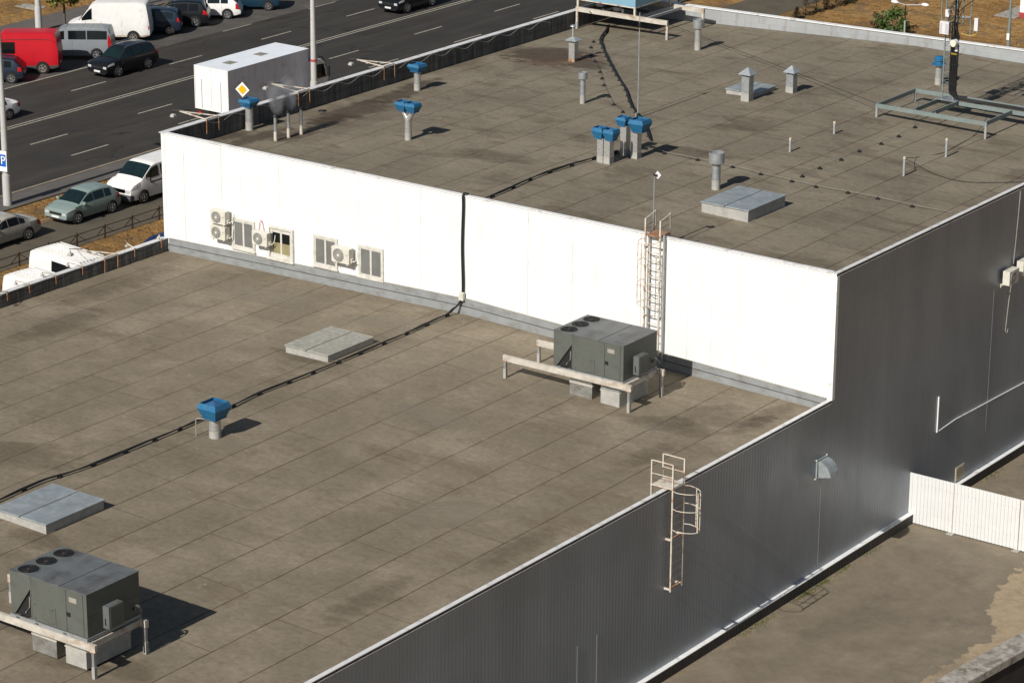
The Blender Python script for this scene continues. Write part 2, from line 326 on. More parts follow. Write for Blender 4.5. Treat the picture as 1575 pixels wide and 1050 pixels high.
def stain_mat(name, col, col2, amt):
    mt, nt, b = node_mat(name)
    nt.links.new(ramp(nt, noise(nt, 2.5, 5), [(.3, col), (.7, col2)]), b.inputs['Base Color']); b.inputs['Roughness'].default_value = .8
    tc = nt.nodes.new('ShaderNodeTexCoord'); mp = nt.nodes.new('ShaderNodeMapping'); mp.inputs['Location'].default_value = (-1, -1, 0); mp.inputs['Scale'].default_value = (2, 2, 0); nt.links.new(tc.outputs['Generated'], mp.inputs[0])
    ln = nt.nodes.new('ShaderNodeVectorMath'); ln.operation = 'LENGTH'; nt.links.new(mp.outputs[0], ln.inputs[0])
    f = mth(nt, 'ADD', mth(nt, 'SUBTRACT', 1.0, ln.outputs['Value']), mth(nt, 'MULTIPLY', mth(nt, 'SUBTRACT', noise(nt, 1.6, 7, (.6, 1.2, 1), .65), .5), 1.9))
    nt.links.new(ramp(nt, f, [(.12, g(0)), (.42, g(amt*.55)), (.55, g(amt*.8)), (1, g(amt))]), b.inputs['Alpha']); return mt
MAT['puddle'] = stain_mat('rust_stain', (.17, .095, .055), (.12, .07, .045), .85)
MAT['stain'] = stain_mat('damp_silt_stain', (.095, .068, .045), (.12, .092, .064), .27)
MAT['gutterstain'] = stain_mat('dark_gutter_stain', (.085, .06, .042), (.11, .085, .06), .72)
MAT['scuff'] = stain_mat('pale_dust_scuff', (.30, .265, .20), (.26, .225, .17), .4)
# ------------------------------------------------------------------ mesh helpers
ORI = {}
class MB:
    def __init__(s): s.v = []; s.f = []
    def add(s, vs, fs):
        o = len(s.v); s.v += [Vector(p) for p in vs]; s.f += [tuple(i+o for i in f) for f in fs]; return s
    def box(s, x0, x1, y0, y1, z0, z1):
        vs = [(x, y, z) for z in (z0, z1) for y in (y0, y1) for x in (x0, x1)]
        return s.add(vs, [(0, 2, 3, 1), (4, 5, 7, 6), (0, 1, 5, 4), (2, 6, 7, 3), (0, 4, 6, 2), (1, 3, 7, 5)])
    def beam(s, a, b, w=.05, h=None, up_=(0, 0, 1)):
        a, b = Vector(a), Vector(b); h = h or w; d = (b-a).normalized(); u = Vector(up_)
        if abs(d.dot(u)) > .98: u = Vector((0, 1, 0))
        sx = d.cross(u).normalized(); sy = sx.cross(d).normalized()
        vs = [p+sx*i*w/2+sy*j*h/2 for p in (a, b) for i, j in ((-1, -1), (1, -1), (1, 1), (-1, 1))]
        return s.add(vs, [(0, 1, 2, 3), (7, 6, 5, 4), (0, 4, 5, 1), (1, 5, 6, 2), (2, 6, 7, 3), (3, 7, 4, 0)])
    def cyl(s, a, b, r, r2=None, n=16, caps=True):
        a, b = Vector(a), Vector(b); r2 = r if r2 is None else r2; d = (b-a).normalized()
        u = Vector((1, 0, 0)) if abs(d.x) < .9 else Vector((0, 1, 0))
        x = d.cross(u).normalized(); y = d.cross(x)
        vs = [p+(x*math.cos(2*math.pi*i/n)+y*math.sin(2*math.pi*i/n))*q for p, q in ((a, r), (b, r2)) for i in range(n)]
        fs = [(i, i+n, (i+1) % n+n, (i+1) % n) for i in range(n)]
        if caps: fs += [tuple(range(n)), tuple(range(2*n-1, n-1, -1))]
        return s.add(vs, fs)
    def tube(s, pts, r, n=6):
        pts = [Vector(p) for p in pts]; vs = []; fs = []
        for k, p in enumerate(pts):
            d = (pts[min(k+1, len(pts)-1)]-pts[max(k-1, 0)]).normalized()
            u = Vector((0, 0, 1)) if abs(d.z) < .9 else Vector((1, 0, 0))
            x = d.cross(u).normalized(); y = x.cross(d)
            vs += [p+(x*math.cos(2*math.pi*i/n)+y*math.sin(2*math.pi*i/n))*r for i in range(n)]
        for k in range(len(pts)-1):
            for i in range(n):
                j = (i+1) % n; fs.append((k*n+i, k*n+j, (k+1)*n+j, (k+1)*n+i))
        fs += [tuple(range(n-1, -1, -1)), tuple(range((len(pts)-1)*n, len(pts)*n))]
        return s.add(vs, fs)
    def lathe(s, prof, c=(0, 0, 0), n=20, caps=True):
        c = Vector(c); vs = []; fs = []
        for r, z in prof: vs += [c+Vector((r*math.cos(2*math.pi*i/n), r*math.sin(2*math.pi*i/n), z)) for i in range(n)]
        for k in range(len(prof)-1):
            for i in range(n):
                j = (i+1) % n; fs.append((k*n+i, k*n+j, (k+1)*n+j, (k+1)*n+i))
        if caps: fs += [tuple(range(n-1, -1, -1)), tuple(range((len(prof)-1)*n, len(prof)*n))]
        return s.add(vs, fs)
    def rect_loft(s, prof, c=(0, 0, 0)):       # prof: (half x, half y, z)
        c = Vector(c); vs = []; fs = []
        for a, b, z in prof: vs += [c+Vector(q) for q in ((-a, -b, z), (a, -b, z), (a, b, z), (-a, b, z))]
        for k in range(len(prof)-1):
            for i in range(4):
                j = (i+1) % 4; fs.append((k*4+i, k*4+j, (k+1)*4+j, (k+1)*4+i))
        fs += [(3, 2, 1, 0), tuple(range(len(prof)*4-4, len(prof)*4))]
        return s.add(vs, fs)
    def prism(s, pts, ext):                     # pts: planar 3-D outline, ext: extrusion vector
        n = len(pts); e = Vector(ext); vs = [Vector(p) for p in pts]+[Vector(p)+e for p in pts]
        return s.add(vs, [tuple(range(n-1, -1, -1)), tuple(range(n, 2*n))]+[(i, (i+1) % n, (i+1) % n+n, i+n) for i in range(n)])
    def sphere(s, c, r, nu=12, nv=8, sc=(1, 1, 1)):
        c = Vector(c); vs = []; fs = []
        for j in range(nv+1):
            t = math.pi*j/nv
            vs += [c+Vector((r*sc[0]*math.sin(t)*math.cos(2*math.pi*i/nu), r*sc[1]*math.sin(t)*math.sin(2*math.pi*i/nu), r*sc[2]*math.cos(t))) for i in range(nu)]
        for j in range(nv):
            for i in range(nu): k = (i+1) % nu; fs.append((j*nu+i, (j+1)*nu+i, (j+1)*nu+k, j*nu+k))
        return s.add(vs, fs)
    def build(s, name, mat, parent=None, smooth=False, bevel=0, fix=True):
        o = ORI.get(parent.name, Vector()) if parent else Vector()
        me = bpy.data.meshes.new(name); me.from_pydata([tuple(p-o) for p in s.v], [], s.f)
        if fix:
            bm = bmesh.new(); bm.from_mesh(me); bmesh.ops.remove_doubles(bm, verts=bm.verts, dist=1e-5)
            bmesh.ops.recalc_face_normals(bm, faces=bm.faces); bm.to_mesh(me); bm.free()
        me.materials.append(MAT[mat] if isinstance(mat, str) else mat)
        if smooth:
            me.polygons.foreach_set('use_smooth', [True]*len(me.polygons))
            me.set_sharp_from_angle(angle=R(38))
        ob = bpy.data.objects.new(name, me); C.objects.link(ob)
        if parent: ob.parent = parent; ORI[ob.name] = o
        if bevel:
            b = ob.modifiers.new('bevel', 'BEVEL'); b.width = bevel; b.segments = 2; b.limit_method = 'ANGLE'
        return ob
def tag(o, label, cat, group=None, kind=None):
    o['label'] = label; o['category'] = cat
    if group: o['group'] = group
    if kind: o['kind'] = kind
    return o
def thing(name, label, cat, loc=(0, 0, 0), group=None):
    o = bpy.data.objects.new(name, None); C.objects.link(o); o.location = loc; o.empty_display_size = .2
    ORI[o.name] = Vector(loc); return tag(o, label, cat, group)
def struct(o): o['kind'] = 'structure'; return o
def dup(root, loc, label, rz=None):
    def rec(o, par):
        c = o.copy(); C.objects.link(c); c.parent = par
        for ch in list(o.children): rec(ch, c)
        return c
    r = rec(root, None); r.location = loc; r['label'] = label
    if rz is not None: r.rotation_euler.z = rz
    return r
def sheet(name, pts, z, mat, sub=0):
    ob = MB().add([(x, y, z) for x, y in pts], [tuple(range(len(pts)))]).build(name, mat, fix=False)
    if ob.data.polygons[0].normal.z < 0: ob.data.flip_normals()
    return struct(ob)
def blob(name, c, rx, ry, z, mat, seed, rot=0, parent=None, n=48, rough_=.25, f=None):
    rnd = random.Random(seed); ph = [rnd.random()*6.28 for _ in range(6)]
    pts = []
    for i in range(n):
        a = 2*math.pi*i/n
        r = 1+rough_*sum(math.sin(k*a+ph[k-1])/k for k in range(2, 6))+rnd.uniform(-.04, .04)
        x, y = rx*r*math.cos(a), ry*r*math.sin(a)
        X, Y = c[0]+x*math.cos(rot)-y*math.sin(rot), c[1]+x*math.sin(rot)+y*math.cos(rot)
        pts.append((X, Y, (f(X) if f else 0)+z))
    cz = (f(c[0]) if f else 0)+z
    mb = MB().add(pts+[(c[0], c[1], cz)], [(i, (i+1) % n, n) for i in range(n)])
    return mb.build(name, mat, parent)

# ================================================================== SETTING
# ground: one sheet, with the sunken yard beyond the retaining wall left lower
sheet('ground', [(-900, -300), (7.62, -300), (7.62, -5.3), (8.2, .2), (8.85, 5.9), (9.2, 6.6), (900, 6.6), (900, 900), (-900, 900)], -.012, 'grass')
sheet('lower_ground', [(7.62, -300), (900, -300), (900, 6.6), (7.62, 6.6)], -4.2, 'yard')
sheet('road', [(-78.2, -200), (-59.1, -200), (-59.1, 400), (-78.2, 400)], -.004, 'asphalt')
sheet('parking_bay', [(-84.6, -200), (-75.95, -200), (-75.95, 400), (-84.6, 400)], .0, 'bay_asphalt')
for n_, x0, x1, mt in (('pavement', -59.0, -57.1, 'pave'), ('far_pavement', -88.2, -84.6, 'pave')):
    struct(MB().box(x0, x1, -200, 400, -.2, .06).build(n_, mt))
struct(MB().box(-59.18, -59.0, -200, 400, -.2, .09).build('kerb', 'kerb'))
struct(MB().box(-84.62, -84.5, -200, 400, -.2, .09).build('far_kerb', 'kerb'))
sheet('parking_lane', [(-54.3, -200), (-50.1, -200), (-49.5, 400), (-53.8, 400)], .0, 'lane_asphalt')
struct(MB().box(-54.42, -54.3, -200, 60, -.2, .02).build('lane_edging', 'kerb'))
sheet('yard', [(0, -80), (7.5, -80), (7.5, -5.3), (8.1, .2), (8.7, 6.1), (16, 6.6), (16, 60), (0, 60)], -.004, 'yard')
# road markings
mk = MB()
for x in (-69.22, -68.9): mk.box(x-.06, x+.06, -150, 300, 0, .001)
mk.build('centre_line', 'paint')['kind'] = 'structure'
mk = MB()
for k in range(-18, 34):
    y = 35.5+8.6*k; mk.box(-72.46, -72.34, y, y+2.95, 0, .001)
    if k > 1 or k < -1: mk.box(-75.9, -75.8, y+.2, y+3.0, .004, .005)
    y2 = 25.3+8.63*k; mk.box(-65.58, -65.46, y2, y2+2.9, 0, .001)
    y3 = 25.0+8.63*k; mk.box(-62.15, -62.03, y3, y3+2.9, 0, .001)
mk.box(-75.95, -75.82, 30, 43, .004, .005)
mk.build('lane_dashes', 'paint')['kind'] = 'structure'
# moss tufts
mb = MB(); rnd = random.Random(5)
for cy, n_, sp, wx in ((-5.2, 260, .8, .16), (-1.8, 300, .35, .12), (-.6, 200, .25, .1), (.9, 120, .3, .1), (2.9, 90, .4, .1), (17.5, 220, .6, .2), (12.5, 120, .5, .12)):
    for i in range(n_):
        x = .24+abs(rnd.gauss(0, wx)); y = cy+rnd.gauss(0, sp); h = rnd.uniform(.01, .04); a = rnd.random()*6.28
        d = Vector((math.cos(a), math.sin(a), 0))*.022; l = Vector((rnd.uniform(-.03, .03), rnd.uniform(-.03, .03), h)); b = Vector((x, y, .002))
        mb.add([b-d, b+d, b+l], [(0, 1, 2)])
o = mb.build('weeds', 'moss', fix=False); tag(o, 'green moss and weeds sprouting at the foot of the dark plinth', 'weeds', kind='stuff')
# retaining wall
rw = thing('retaining_wall', 'weathered concrete retaining wall along the edge of the sandy yard', 'wall', (7.8, -3, 0))
A = [Vector((7.3, -14, .14)), Vector((7.52, -5.3, .14)), Vector((8.12, .2, .14)), Vector((8.75, 6.0, .14))]
B = [Vector((8.15, -14, .14)), Vector((8.4, -5.3, .14)), Vector((9.0, .2, .14)), Vector((9.6, 6.0, .14))]
mb = MB()
for i in range(3):
    vs = [A[i], B[i], B[i+1], A[i+1]]
    mb.prism(vs, (0, 0, -.3))
mb.build('coping', 'concrete', rw, bevel=.03)
mb = MB()
for i in range(3):
    q = Vector((-.06, 0, -.3)); vs = [A[i]+Vector((.1, 0, -.302)), B[i]+q-Vector((0, 0, .002)), B[i+1]+q-Vector((0, 0, .002)), A[i+1]+Vector((.1, 0, -.302))]
    mb.prism(vs, (0, 0, -4))
mb.build('wall', 'shadeconc', rw)

# ================================================================== BUILDING
YN = -60.0
bld = thing('warehouse', 'large flat-roofed warehouse of two heights with white and grey metal cladding', 'building')
yf = lambda x: 33.35+.069*(x+31.8)
# roofs
def roofmesh(y0, y1f, f, x0=-31.6, x1=-.12):
    xs = [x0, -24, -16, -8, x1]; mb = MB()
    vs = [(x, y0, f(x)) for x in xs]+[(x, y1f(x), f(x)) for x in xs]
    return mb.add(vs, [(i, i+1, i+6, i+5) for i in range(4)])
roofmesh(YN, lambda x: .02, zlow).build('roof', 'roof_low', bld, fix=False)['label'] = 'lower roof of brown felt strips'
roofmesh(.12, lambda x: yf(x)-.1, zup).build('roof', 'roof_up', bld, fix=False)['label'] = 'upper roof of brown felt strips'
ZT, ZR, ZP = 11.36, 6.69, 6.90
MB().box(-31.8, 0, 0, .14, 5.8, ZT-.005).build('wall', 'white_wall', bld)['label'] = 'white panelled wall facing the lower roof'
o = MB().box(-.14, 0.004, YN, -.003, .38, ZR-.03).box(-.14, .004, .004, 35.4, .38, ZT-.03)
o = o.build('wall', 'side_wall', bld); o['label'] = 'grey ribbed side wall'
MB().box(-31.8, -31.62, YN, 0, 0, ZP-.02).box(-31.8, -31.62, 0.142, 33.2, 0, ZT-.02).build('wall', 'far_parapet', bld)['label'] = 'street side wall'
# corner trim
MB().box(-.16, .012, -.012, .16, ZR-.02, ZT-.01).build('corner_trim', 'coping_bright', bld)
# street parapet inner lining
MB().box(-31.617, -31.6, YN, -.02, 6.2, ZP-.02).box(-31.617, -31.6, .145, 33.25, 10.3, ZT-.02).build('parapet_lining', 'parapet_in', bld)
mb = MB()
for y0, y1, z in ((YN, -.02, ZP-.37), (.2, 33.2, ZT-.45)):
    mb.box(-31.6, -31.592, y0, y1, z, z+.012)
    y = y1-1.0
    while y > max(y0, -14): mb.box(-31.6, -31.594, y, y+.012, z-.5, z+.36); y -= 1.25
mb.build('parapet_seams', 'darkmetal', bld)
# copings
mb = MB(); mb.box(-31.86, -31.58, YN, -.02, ZP-.02, ZP+.01); mb.box(-31.87, -31.56, -.04, 33.3, ZT-.02, ZT+.015)
mb.build('coping', 'coping', bld)['label'] = 'white coping along the street parapet'
mb = MB(); mb.box(-31.56, -.2, -.045, .17, ZT-.015, ZT+.018); mb.box(-31.80, -.02, -.02, -.002, ZT-.10, ZT-.085)
mb.build('coping', 'coping_bright', bld)['label'] = 'white coping over the white wall'
mb = MB()
for y0, y1, z in ((YN, -.05, ZR), (-.05, 35.5, ZT)):
    mb.box(-.145, .02, y0, y1, z-.012, z+.016)
    mb.box(.018, .028, y0, y1, z-.105, z-.09)
mb.build('coping', 'coping', bld)['label'] = 'pale coping along the side wall'
mb = MB()
for y0, y1, z in ((YN, -.05, ZR), (-.045, 35.5, ZT)): mb.box(.005, .0175, y0, y1, z-.1, z-.014)
mb.build('gutter_strip', 'darkmetal', bld)
# parapet upstand of the side wall, inner side
mb = MB()
for y0, y1, zz in ((YN, -.1, ZR), (.15, 35, ZT)): mb.box(-.18, -.142, y0, y1, zz-.95, zz-.014)
mb.build('upstand', 'flashing', bld)
# flashing of the white wall
def flash(y, xs, top, bot, th=.05):
    mb = MB()
    for a, b in zip(xs, xs[1:]):
        mb.prism([(a, y, bot(a)), (b, y, bot(b)), (b, y, top(b)), (a, y, top(a))], (0, -th, 0))
    return mb
ftop = lambda x: 7.29-(.0245 if x < -16 else .036)*abs(x+16)
fx = [-31.49, -24, -16, -8, -.21]
flash(-.003, fx, ftop, lambda x: zlow(x)-.05, .06).build('flashing', 'flashing', bld)['label'] = 'grey flashing at the foot of the white wall'
fm = lambda x: zlow(x)+(ftop(x)-zlow(x))*.52
flash(-.064, fx, lambda x: fm(x)+.012, lambda x: fm(x)-.006, .012).build('flashing_lap', 'darkmetal', bld)
flash(-.003, fx, lambda x: ftop(x)+.012, lambda x: ftop(x)-.002, .07).build('flashing_edge', 'conduit', bld)
# far parapet
mb = MB(); mb2 = MB(); mb3 = MB()
xs = [-31.5+i*2.625 for i in range(13)]
for a, b in zip(xs, xs[1:]):
    mb.prism([(a, yf(a), 10.2), (b, yf(b), 10.2), (b, yf(b), ZT-.02), (a, yf(a), ZT-.02)], (0, .2, 0))
    mb2.prism([(a, yf(a)-.06, ZT-.02), (b, yf(b)-.06, ZT-.02), (b, yf(b)-.06, ZT+.02), (a, yf(a)-.06, ZT+.02)], (0, .32, 0))
    za, zb = zup(a), zup(b)
    mb3.prism([(a, yf(a)-.002, za), (b, yf(b)-.002, zb), (b, yf(b)-.002, zb+.26), (a, yf(a)-.002, za+.26)], (0, -.05, 0))
mb.build('parapet', 'far_parapet', bld)['label'] = 'pale grey parapet at the far end'
mb2.build('coping', 'coping_bright', bld)['label'] = 'white coping at the far end'
mb3.build('flashing', 'far_parapet', bld)['label'] = 'flashing at the far end'
mb = MB()
for i, a in enumerate(xs[1:-1]): mb.box(a, a+.014, yf(a)-.006, yf(a)-.001, zup(a)+.27, ZT-.03)
for a, b in zip(xs, xs[1:]): mb.prism([(a, yf(a)-.053, zup(a)+.255), (b, yf(b)-.053, zup(b)+.255), (b, yf(b)-.053, zup(b)+.272), (a, yf(a)-.053, zup(a)+.272)], (0, -.006, 0))
mb.build('parapet_seams', 'greysteel', bld)
# plinth
MB().box(.004, .185, YN, 35, .0, .372).build('plinth', 'plinth_face', bld)
mb = MB(); y = YN
while y < 35:
    mb.box(.003, .2, y, min(y+2.96, 35), .374, .398); y += 2.97
mb.build('plinth_sill', 'coping_bright', bld)
# louvre low on the side wall, patch panels, vertical seams
lv = MB(); a = at(1469, 742, x=.02); b = at(1482.5, 722, x=.02)
lv.box(.005, .025, a.y, b.y, .46, 1.05); lo1 = lv.build('louvre', MAT['rustpaint'], bld)
mb = MB()
for i in range(8): mb.box(.025, .034, a.y+.05, b.y-.05, .5+i*.065, .54+i*.065)
mb.build('slats', M('ochre_slats', (.62, .52, .3), .5), lo1)
mb = MB()
for q in (888, 918): p = at(q, 960, x=.0); mb.box(.005, .012, p.y, p.y+.012, .5, 3.0)
for px_, z0, z1 in ((1262, .5, 4.4), (1510, .6, 7.6)):
    p = at(px_, 750, x=0.); mb.box(.005, .010, p.y, p.y+.012, z0, z1)
mb.build('wall_seams', 'greysteel', bld)
# ---------------- windows of the white wall
def window(x0, x1, z0, z1, deep, lab, pane, lower=None):
    o = MB().box(x0-.02, x1+.02, -.012, .0, z0-.02, z1+.02).build('window', 'pvc', bld); o['label'] = lab
    t = .085; d = .10 if deep else .06
    mb = MB().box(x0, x1, -d, -.012, z0, z0+t).box(x0, x1, -d, -.012, z1-t, z1).box(x0, x0+t, -d, -.012, z0+t, z1-t).box(x1-t, x1, -d, -.012, z0+t, z1-t)
    xm = (x0+x1)/2
    mb.box(xm-.045, xm+.045, -.045, -.012, z0+t, z1-t)
    i = .06 if not deep else .16
    mb.box(x0+t, x0+t+i*.7, -.04, -.012, z0+t, z1-t).box(x1-t-i*.7, x1-t, -.04, -.012, z0+t, z1-t)
    mb.box(x0+t+i*.7, x1-t-i*.7, -.04, -.0125, z0+t, z0+t+i).box(x0+t+i*.7, x1-t-i*.7, -.04, -.0125, z1-t-i, z1-t)
    mb.box(x0-.04, x1+.04, -d-.05, -.012, z0-.035, z0-.001)
    mb.build('frame', 'pvc', o)
    for a, b in ((x0+t+i*.7, xm-.045), (xm+.045, x1-t-i*.7)):
        zz0, zz1 = z0+t+i, z1-t-i
        if lower:
            zc = zz0+(zz1-zz0)*.52
            MB().box(a, b, -.024, -.013, zc, zz1).build('pane', 'glass', o); MB().box(a, b, -.024, -.013, zz0, zc-.002).build('pane', lower, o)
        else: MB().box(a, b, -.024, -.013, zz0, zz1).build('pane', pane, o)
window(-28.0, -26.8, 7.16, 8.43, False, 'leftmost window of the white wall', 'filmglass')
window(-26.05, -24.75, 7.10, 8.46, True, 'deep-framed window with yellowish lower panes', 'filmglass', 'blind')
window(-23.72, -22.49, 7.22, 8.5, False, 'window partly hidden by an air conditioner', 'filmglass')
window(-21.42, -20.18, 7.20, 8.5, False, 'rightmost window of the white wall', 'filmglass')
# rivets
mb = MB(); rnd = random.Random(11)
for k in range(1, 31):
    for zz in (7.7, 9.0, 10.1, 9.9):
        if rnd.random() < .45: x = -31.8+k*1.02+rnd.choice((-.06, .06)); z = zz+rnd.uniform(-.2, .2); mb.box(x, x+.018, -.006, -.001, z, z+.03)
mb.build('rivets', 'greysteel', bld)
# stains on the roofs (real marks, laid a few mm over the felt)
def stain(px, py, rx, ry, f, mat, seed, rot=0, z=.004):
    p = on(px, py, f); o = blob('stain', (p.x, p.y), rx, ry, z, mat, seed, rot, bld, f=f); return o
for a_ in ((862, 90, 3.2, 1.9, zup, 'puddle', 1, .2, .004), (835, 84, 3.2, 1.5, zup, 'gutterstain', 2, .5, .008), (905, 100, 1.8, 1.1, zup, 'gutterstain', 5, .2, .012),
           (352, 210, 1.4, .6, zup, 'gutterstain', 3, 1.5), (400, 212, 2.2, .7, zup, 'gutterstain', 4, 1.5), (452, 208, 1.6, .6, zup, 'gutterstain', 14, 1.5), (510, 186, 1.9, .9, zup, 'gutterstain', 6, 1.45), (555, 168, 3.0, 1.3, zup, 'gutterstain', 7, 1.4), (600, 150, 2.2, .9, zup, 'gutterstain', 8, 1.5), (640, 132, 1.8, .7, zup, 'gutterstain', 9, 1.5),
           (1245, 405, 2.2, .9, zup, 'stain', 15, .1), (1130, 190, 3.2, 1.2, zup, 'stain', 16, .6), (1060, 235, 2.2, .8, zup, 'stain', 17, .4), (1560, 270, 1.6, .6, zup, 'stain', 18, 1.5), (1090, 178, 1.6, .8, zup, 'scuff', 19, .4), (700, 95, 3.0, 1.2, zup, 'stain', 10, 1.2), (760, 240, 2.8, .9, zup, 'stain', 11, .2), (880, 330, 2.4, .7, zup, 'stain', 12, .1),
           (1100, 640, 2.6, 1.0, zlow, 'stain', 20, .9), (1040, 655, 2.2, .8, zlow, 'stain', 21, .3), (1150, 655, 1.6, .6, zlow, 'stain', 22, 1.2), (855, 600, 1.4, .7, zlow, 'scuff', 23, .2), (1000, 650, 1.6, .6, zlow, 'scuff', 24, .3),
           (50, 960, 2.0, .9, zlow, 'stain', 25, .6), (100, 1010, 1.6, .8, zlow, 'stain', 26, .2), (205, 1030, 1.3, .7, zlow, 'stain', 27, .5), (240, 1010, 1.0, .5, zlow, 'scuff', 28, .2), (40, 700, 3.0, 1.4, zlow, 'stain', 29, .4), (180, 440, 3.4, 1.2, zlow, 'stain', 30, 1.5), (90, 500, 3.0, 1.2, zlow, 'stain', 31, 1.4), (620, 500, 3.0, 1.1, zlow, 'scuff', 32, .1), (420, 455, 3.4, 1.3, zlow, 'scuff', 33, .1), (480, 550, 2.2, .8, zlow, 'stain', 34, .1), (60, 830, 1.6, .6, zlow, 'stain', 35, .1),
           (560, 925, 2.4, .8, zlow, 'stain', 36, 1.5), (800, 840, 2.6, .7, zlow, 'stain', 37, 1.5), (1000, 700, 2.0, .6, zlow, 'stain', 38, 1.5), (1180, 640, 2.0, .6, zlow, 'stain', 39, 1.5), (660, 640, 2.6, 1.0, zlow, 'scuff', 40, .3), (330, 680, 1.5, .6, zlow, 'scuff', 41, .3), (700, 790, 3.0, 1.0, zlow, 'scuff', 42, .8)):
    stain(*a_)
dr = up(496, 171); t = thing('roof_drain', 'small dark round roof drain near the street parapet', 'drain', dr)
MB().lathe([(.20, .0), (.19, .02), (.1, .02), (.09, .005)], dr, 20).build('rim', 'darkmetal', t, True); MB().lathe([(.085, .015), (.06, .05), (.01, .06)], dr, 14).build('grate', 'voidshade', t, True)
# ================================================================== HVAC
def rooftop_unit(loc):
    L, D, H = 3.0, 2.12, 1.30
    t = thing('rooftop_unit', 'x', 'air handler', (0, 0, 0), 'rooftop air handling units')
    S_ = .84
    # cabinet: left compartment has an open triangular coil bay
    mb = MB().box(S_+.0, L, -D/2, D/2, .0, H)
    mb.box(0, S_-.004, -D/2+.35, D/2, 0, H-.003)
    mb.prism([(0, -D/2, 0), (.14, -D/2, 0), (S_-.05, -D/2, H*.70), (S_-.05, -D/2, 0), (S_-.004, -D/2, 0), (S_-.004, -D/2, H-.003), (0, -D/2, H-.003)], (0, .03, 0))
    mb.box(0, .03, -D/2+.03, -D/2+.35, 0, H-.003); mb.box(.03, S_-.004, -D/2+.03, -D/2+.35, H-.06, H-.003)
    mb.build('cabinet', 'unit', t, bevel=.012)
    mb = MB().prism([(.1, -D/2+.06, .0), (S_-.06, -D/2+.06, 0), (S_-.06, -D/2+.06, H*.72)], (0, .27, 0)); mb.build('coil', 'darkmetal', t)
    mb = MB().tube([(S_-.12, -D/2+.04, H*.5), (S_-.12, -D/2+.03, .35), (S_-.3, -D/2+.03, .12)], .018).build('pipe', 'conduit', t)
    # top panels
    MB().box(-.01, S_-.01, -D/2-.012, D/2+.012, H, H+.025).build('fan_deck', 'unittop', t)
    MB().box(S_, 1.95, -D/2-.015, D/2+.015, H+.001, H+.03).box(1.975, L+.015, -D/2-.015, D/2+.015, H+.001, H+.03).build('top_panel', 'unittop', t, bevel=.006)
    for k in range(3):
        cy = -D/2+D*(k+.5)/3; c = (S_/2, cy, H+.025)
        f = MB().lathe([(.30, 0), (.31, .012), (.325, .012), (.325, 0)], c, 28).build('fan', 'unit', t, True)
        MB().lathe([(.298, .001), (.298, .004)], c, 28).build('opening', 'voidshade', f)
        mb = MB()
        for q in range(4):
            a = q*math.pi/2+k*.5; cs, sn = math.cos(a), math.sin(a)
            pts = [(c[0]+cs*.05, c[1]+sn*.05, c[2]+.006), (c[0]+math.cos(a+.15)*.27, c[1]+math.sin(a+.15)*.27, c[2]+.006), (c[0]+math.cos(a+.75)*.27, c[1]+math.sin(a+.75)*.27, c[2]+.012), (c[0]+math.cos(a+1.0)*.06, c[1]+math.sin(a+1.)*.06, c[2]+.012)]
            mb.add(pts, [(0, 1, 2, 3)])
        mb.build('blades', 'darkmetal', f, fix=False)
        MB().lathe([(.065, .012), (.06, .02)], c, 12).build('hub', 'brownsteel', f)
        mb = MB()
        for rr in (.12, .18, .24, .285):
            mb.tube([(c[0]+rr*math.cos(j*math.pi/10), c[1]+rr*math.sin(j*math.pi/10), c[2]+.022) for j in range(21)], .0035, 4)
        for j in range(4): a = j*math.pi/4; mb.beam((c[0]-.3*math.cos(a), c[1]-.3*math.sin(a), c[2]+.022), (c[0]+.3*math.cos(a), c[1]+.3*math.sin(a), c[2]+.022), .006)
        mb.build('guard', 'darkmetal', f)
    # front panels
    MB().box(.88, 1.78, -D/2-.012, -D/2-.001, .03, .60).build('access_panel', 'unit', t, bevel=.004)
    MB().box(2.2, 2.212, -D/2-.006, -D/2-.001, .02, H-.02).box(2.86, 2.872, -D/2-.006, -D/2-.001, .02, H-.02).build('panel_seam', 'darkmetal', t)
    MB().box(L+.001, L+.005, -D/2+.02, D/2-.02, .62, .628).build('panel_seam', 'darkmetal', t)
    b = MB().box(L+.002, L+.24, -D/2+.62, -D/2+1.22, .10, .78).build('control_box', 'unittop', t, bevel=.008)
    MB().box(L+.241, L+.25, -D/2+.68, -D/2+1.18, .14, .74).build('door', 'unit', b, bevel=.004)
    MB().box(L+.08, L+.12, -D/2+.612, -D/2+.619, .2, .42).build('latch', 'darkmetal', b)
    mb = MB().box(.0, L+.02, -D/2-.05, -D/2-.013, -.10, .0)
    mb.box(-.02, 0, -D/2-.013, D/2, -.1, 0).box(L, L+.02, -D/2-.013, D/2, -.1, .0).box(0, L, D/2-.03, D/2, -.1, 0)
    rail = mb.build('base_rail', 'flashing', t)
    mb = MB()
    for x in (.25, .32, 1.0, 1.07, 2.1, 2.17): mb.box(x, x+.045, -D/2-.056, -D/2-.051, -.075, -.03)
    mb.build('slots', 'voidshade', rail)
    # ducts down to the roof
    for x0, x1, y0, y1 in ((.62, 1.58, -D/2+.16, D/2-.5), (1.98, 2.78, -D/2+.12, D/2-.2)):
        d = MB().box(x0, x1, y0, y1, -.52, -.02).build('duct', 'foil' if x0 < 1 else 'galv', t)
        MB().box(x0-.02, x1+.02, y0-.02, y1+.02, -.555, -.52).build('flange', 'rustywhite', d)
        MB().box(x0-.015, x1+.015, y0-.015, y1+.015, -.22, -.19).build('joint', 'duct', d)
        MB().box(x0, x1, y0, y1, -1.06, -.557).build('base', 'duct' if x0 < 1 else 'collar', d)
    MB().box(2.32, 2.62, -D/2-.006, -D/2-.001, .95, 1.1).build('data_plate', 'conduit', t)
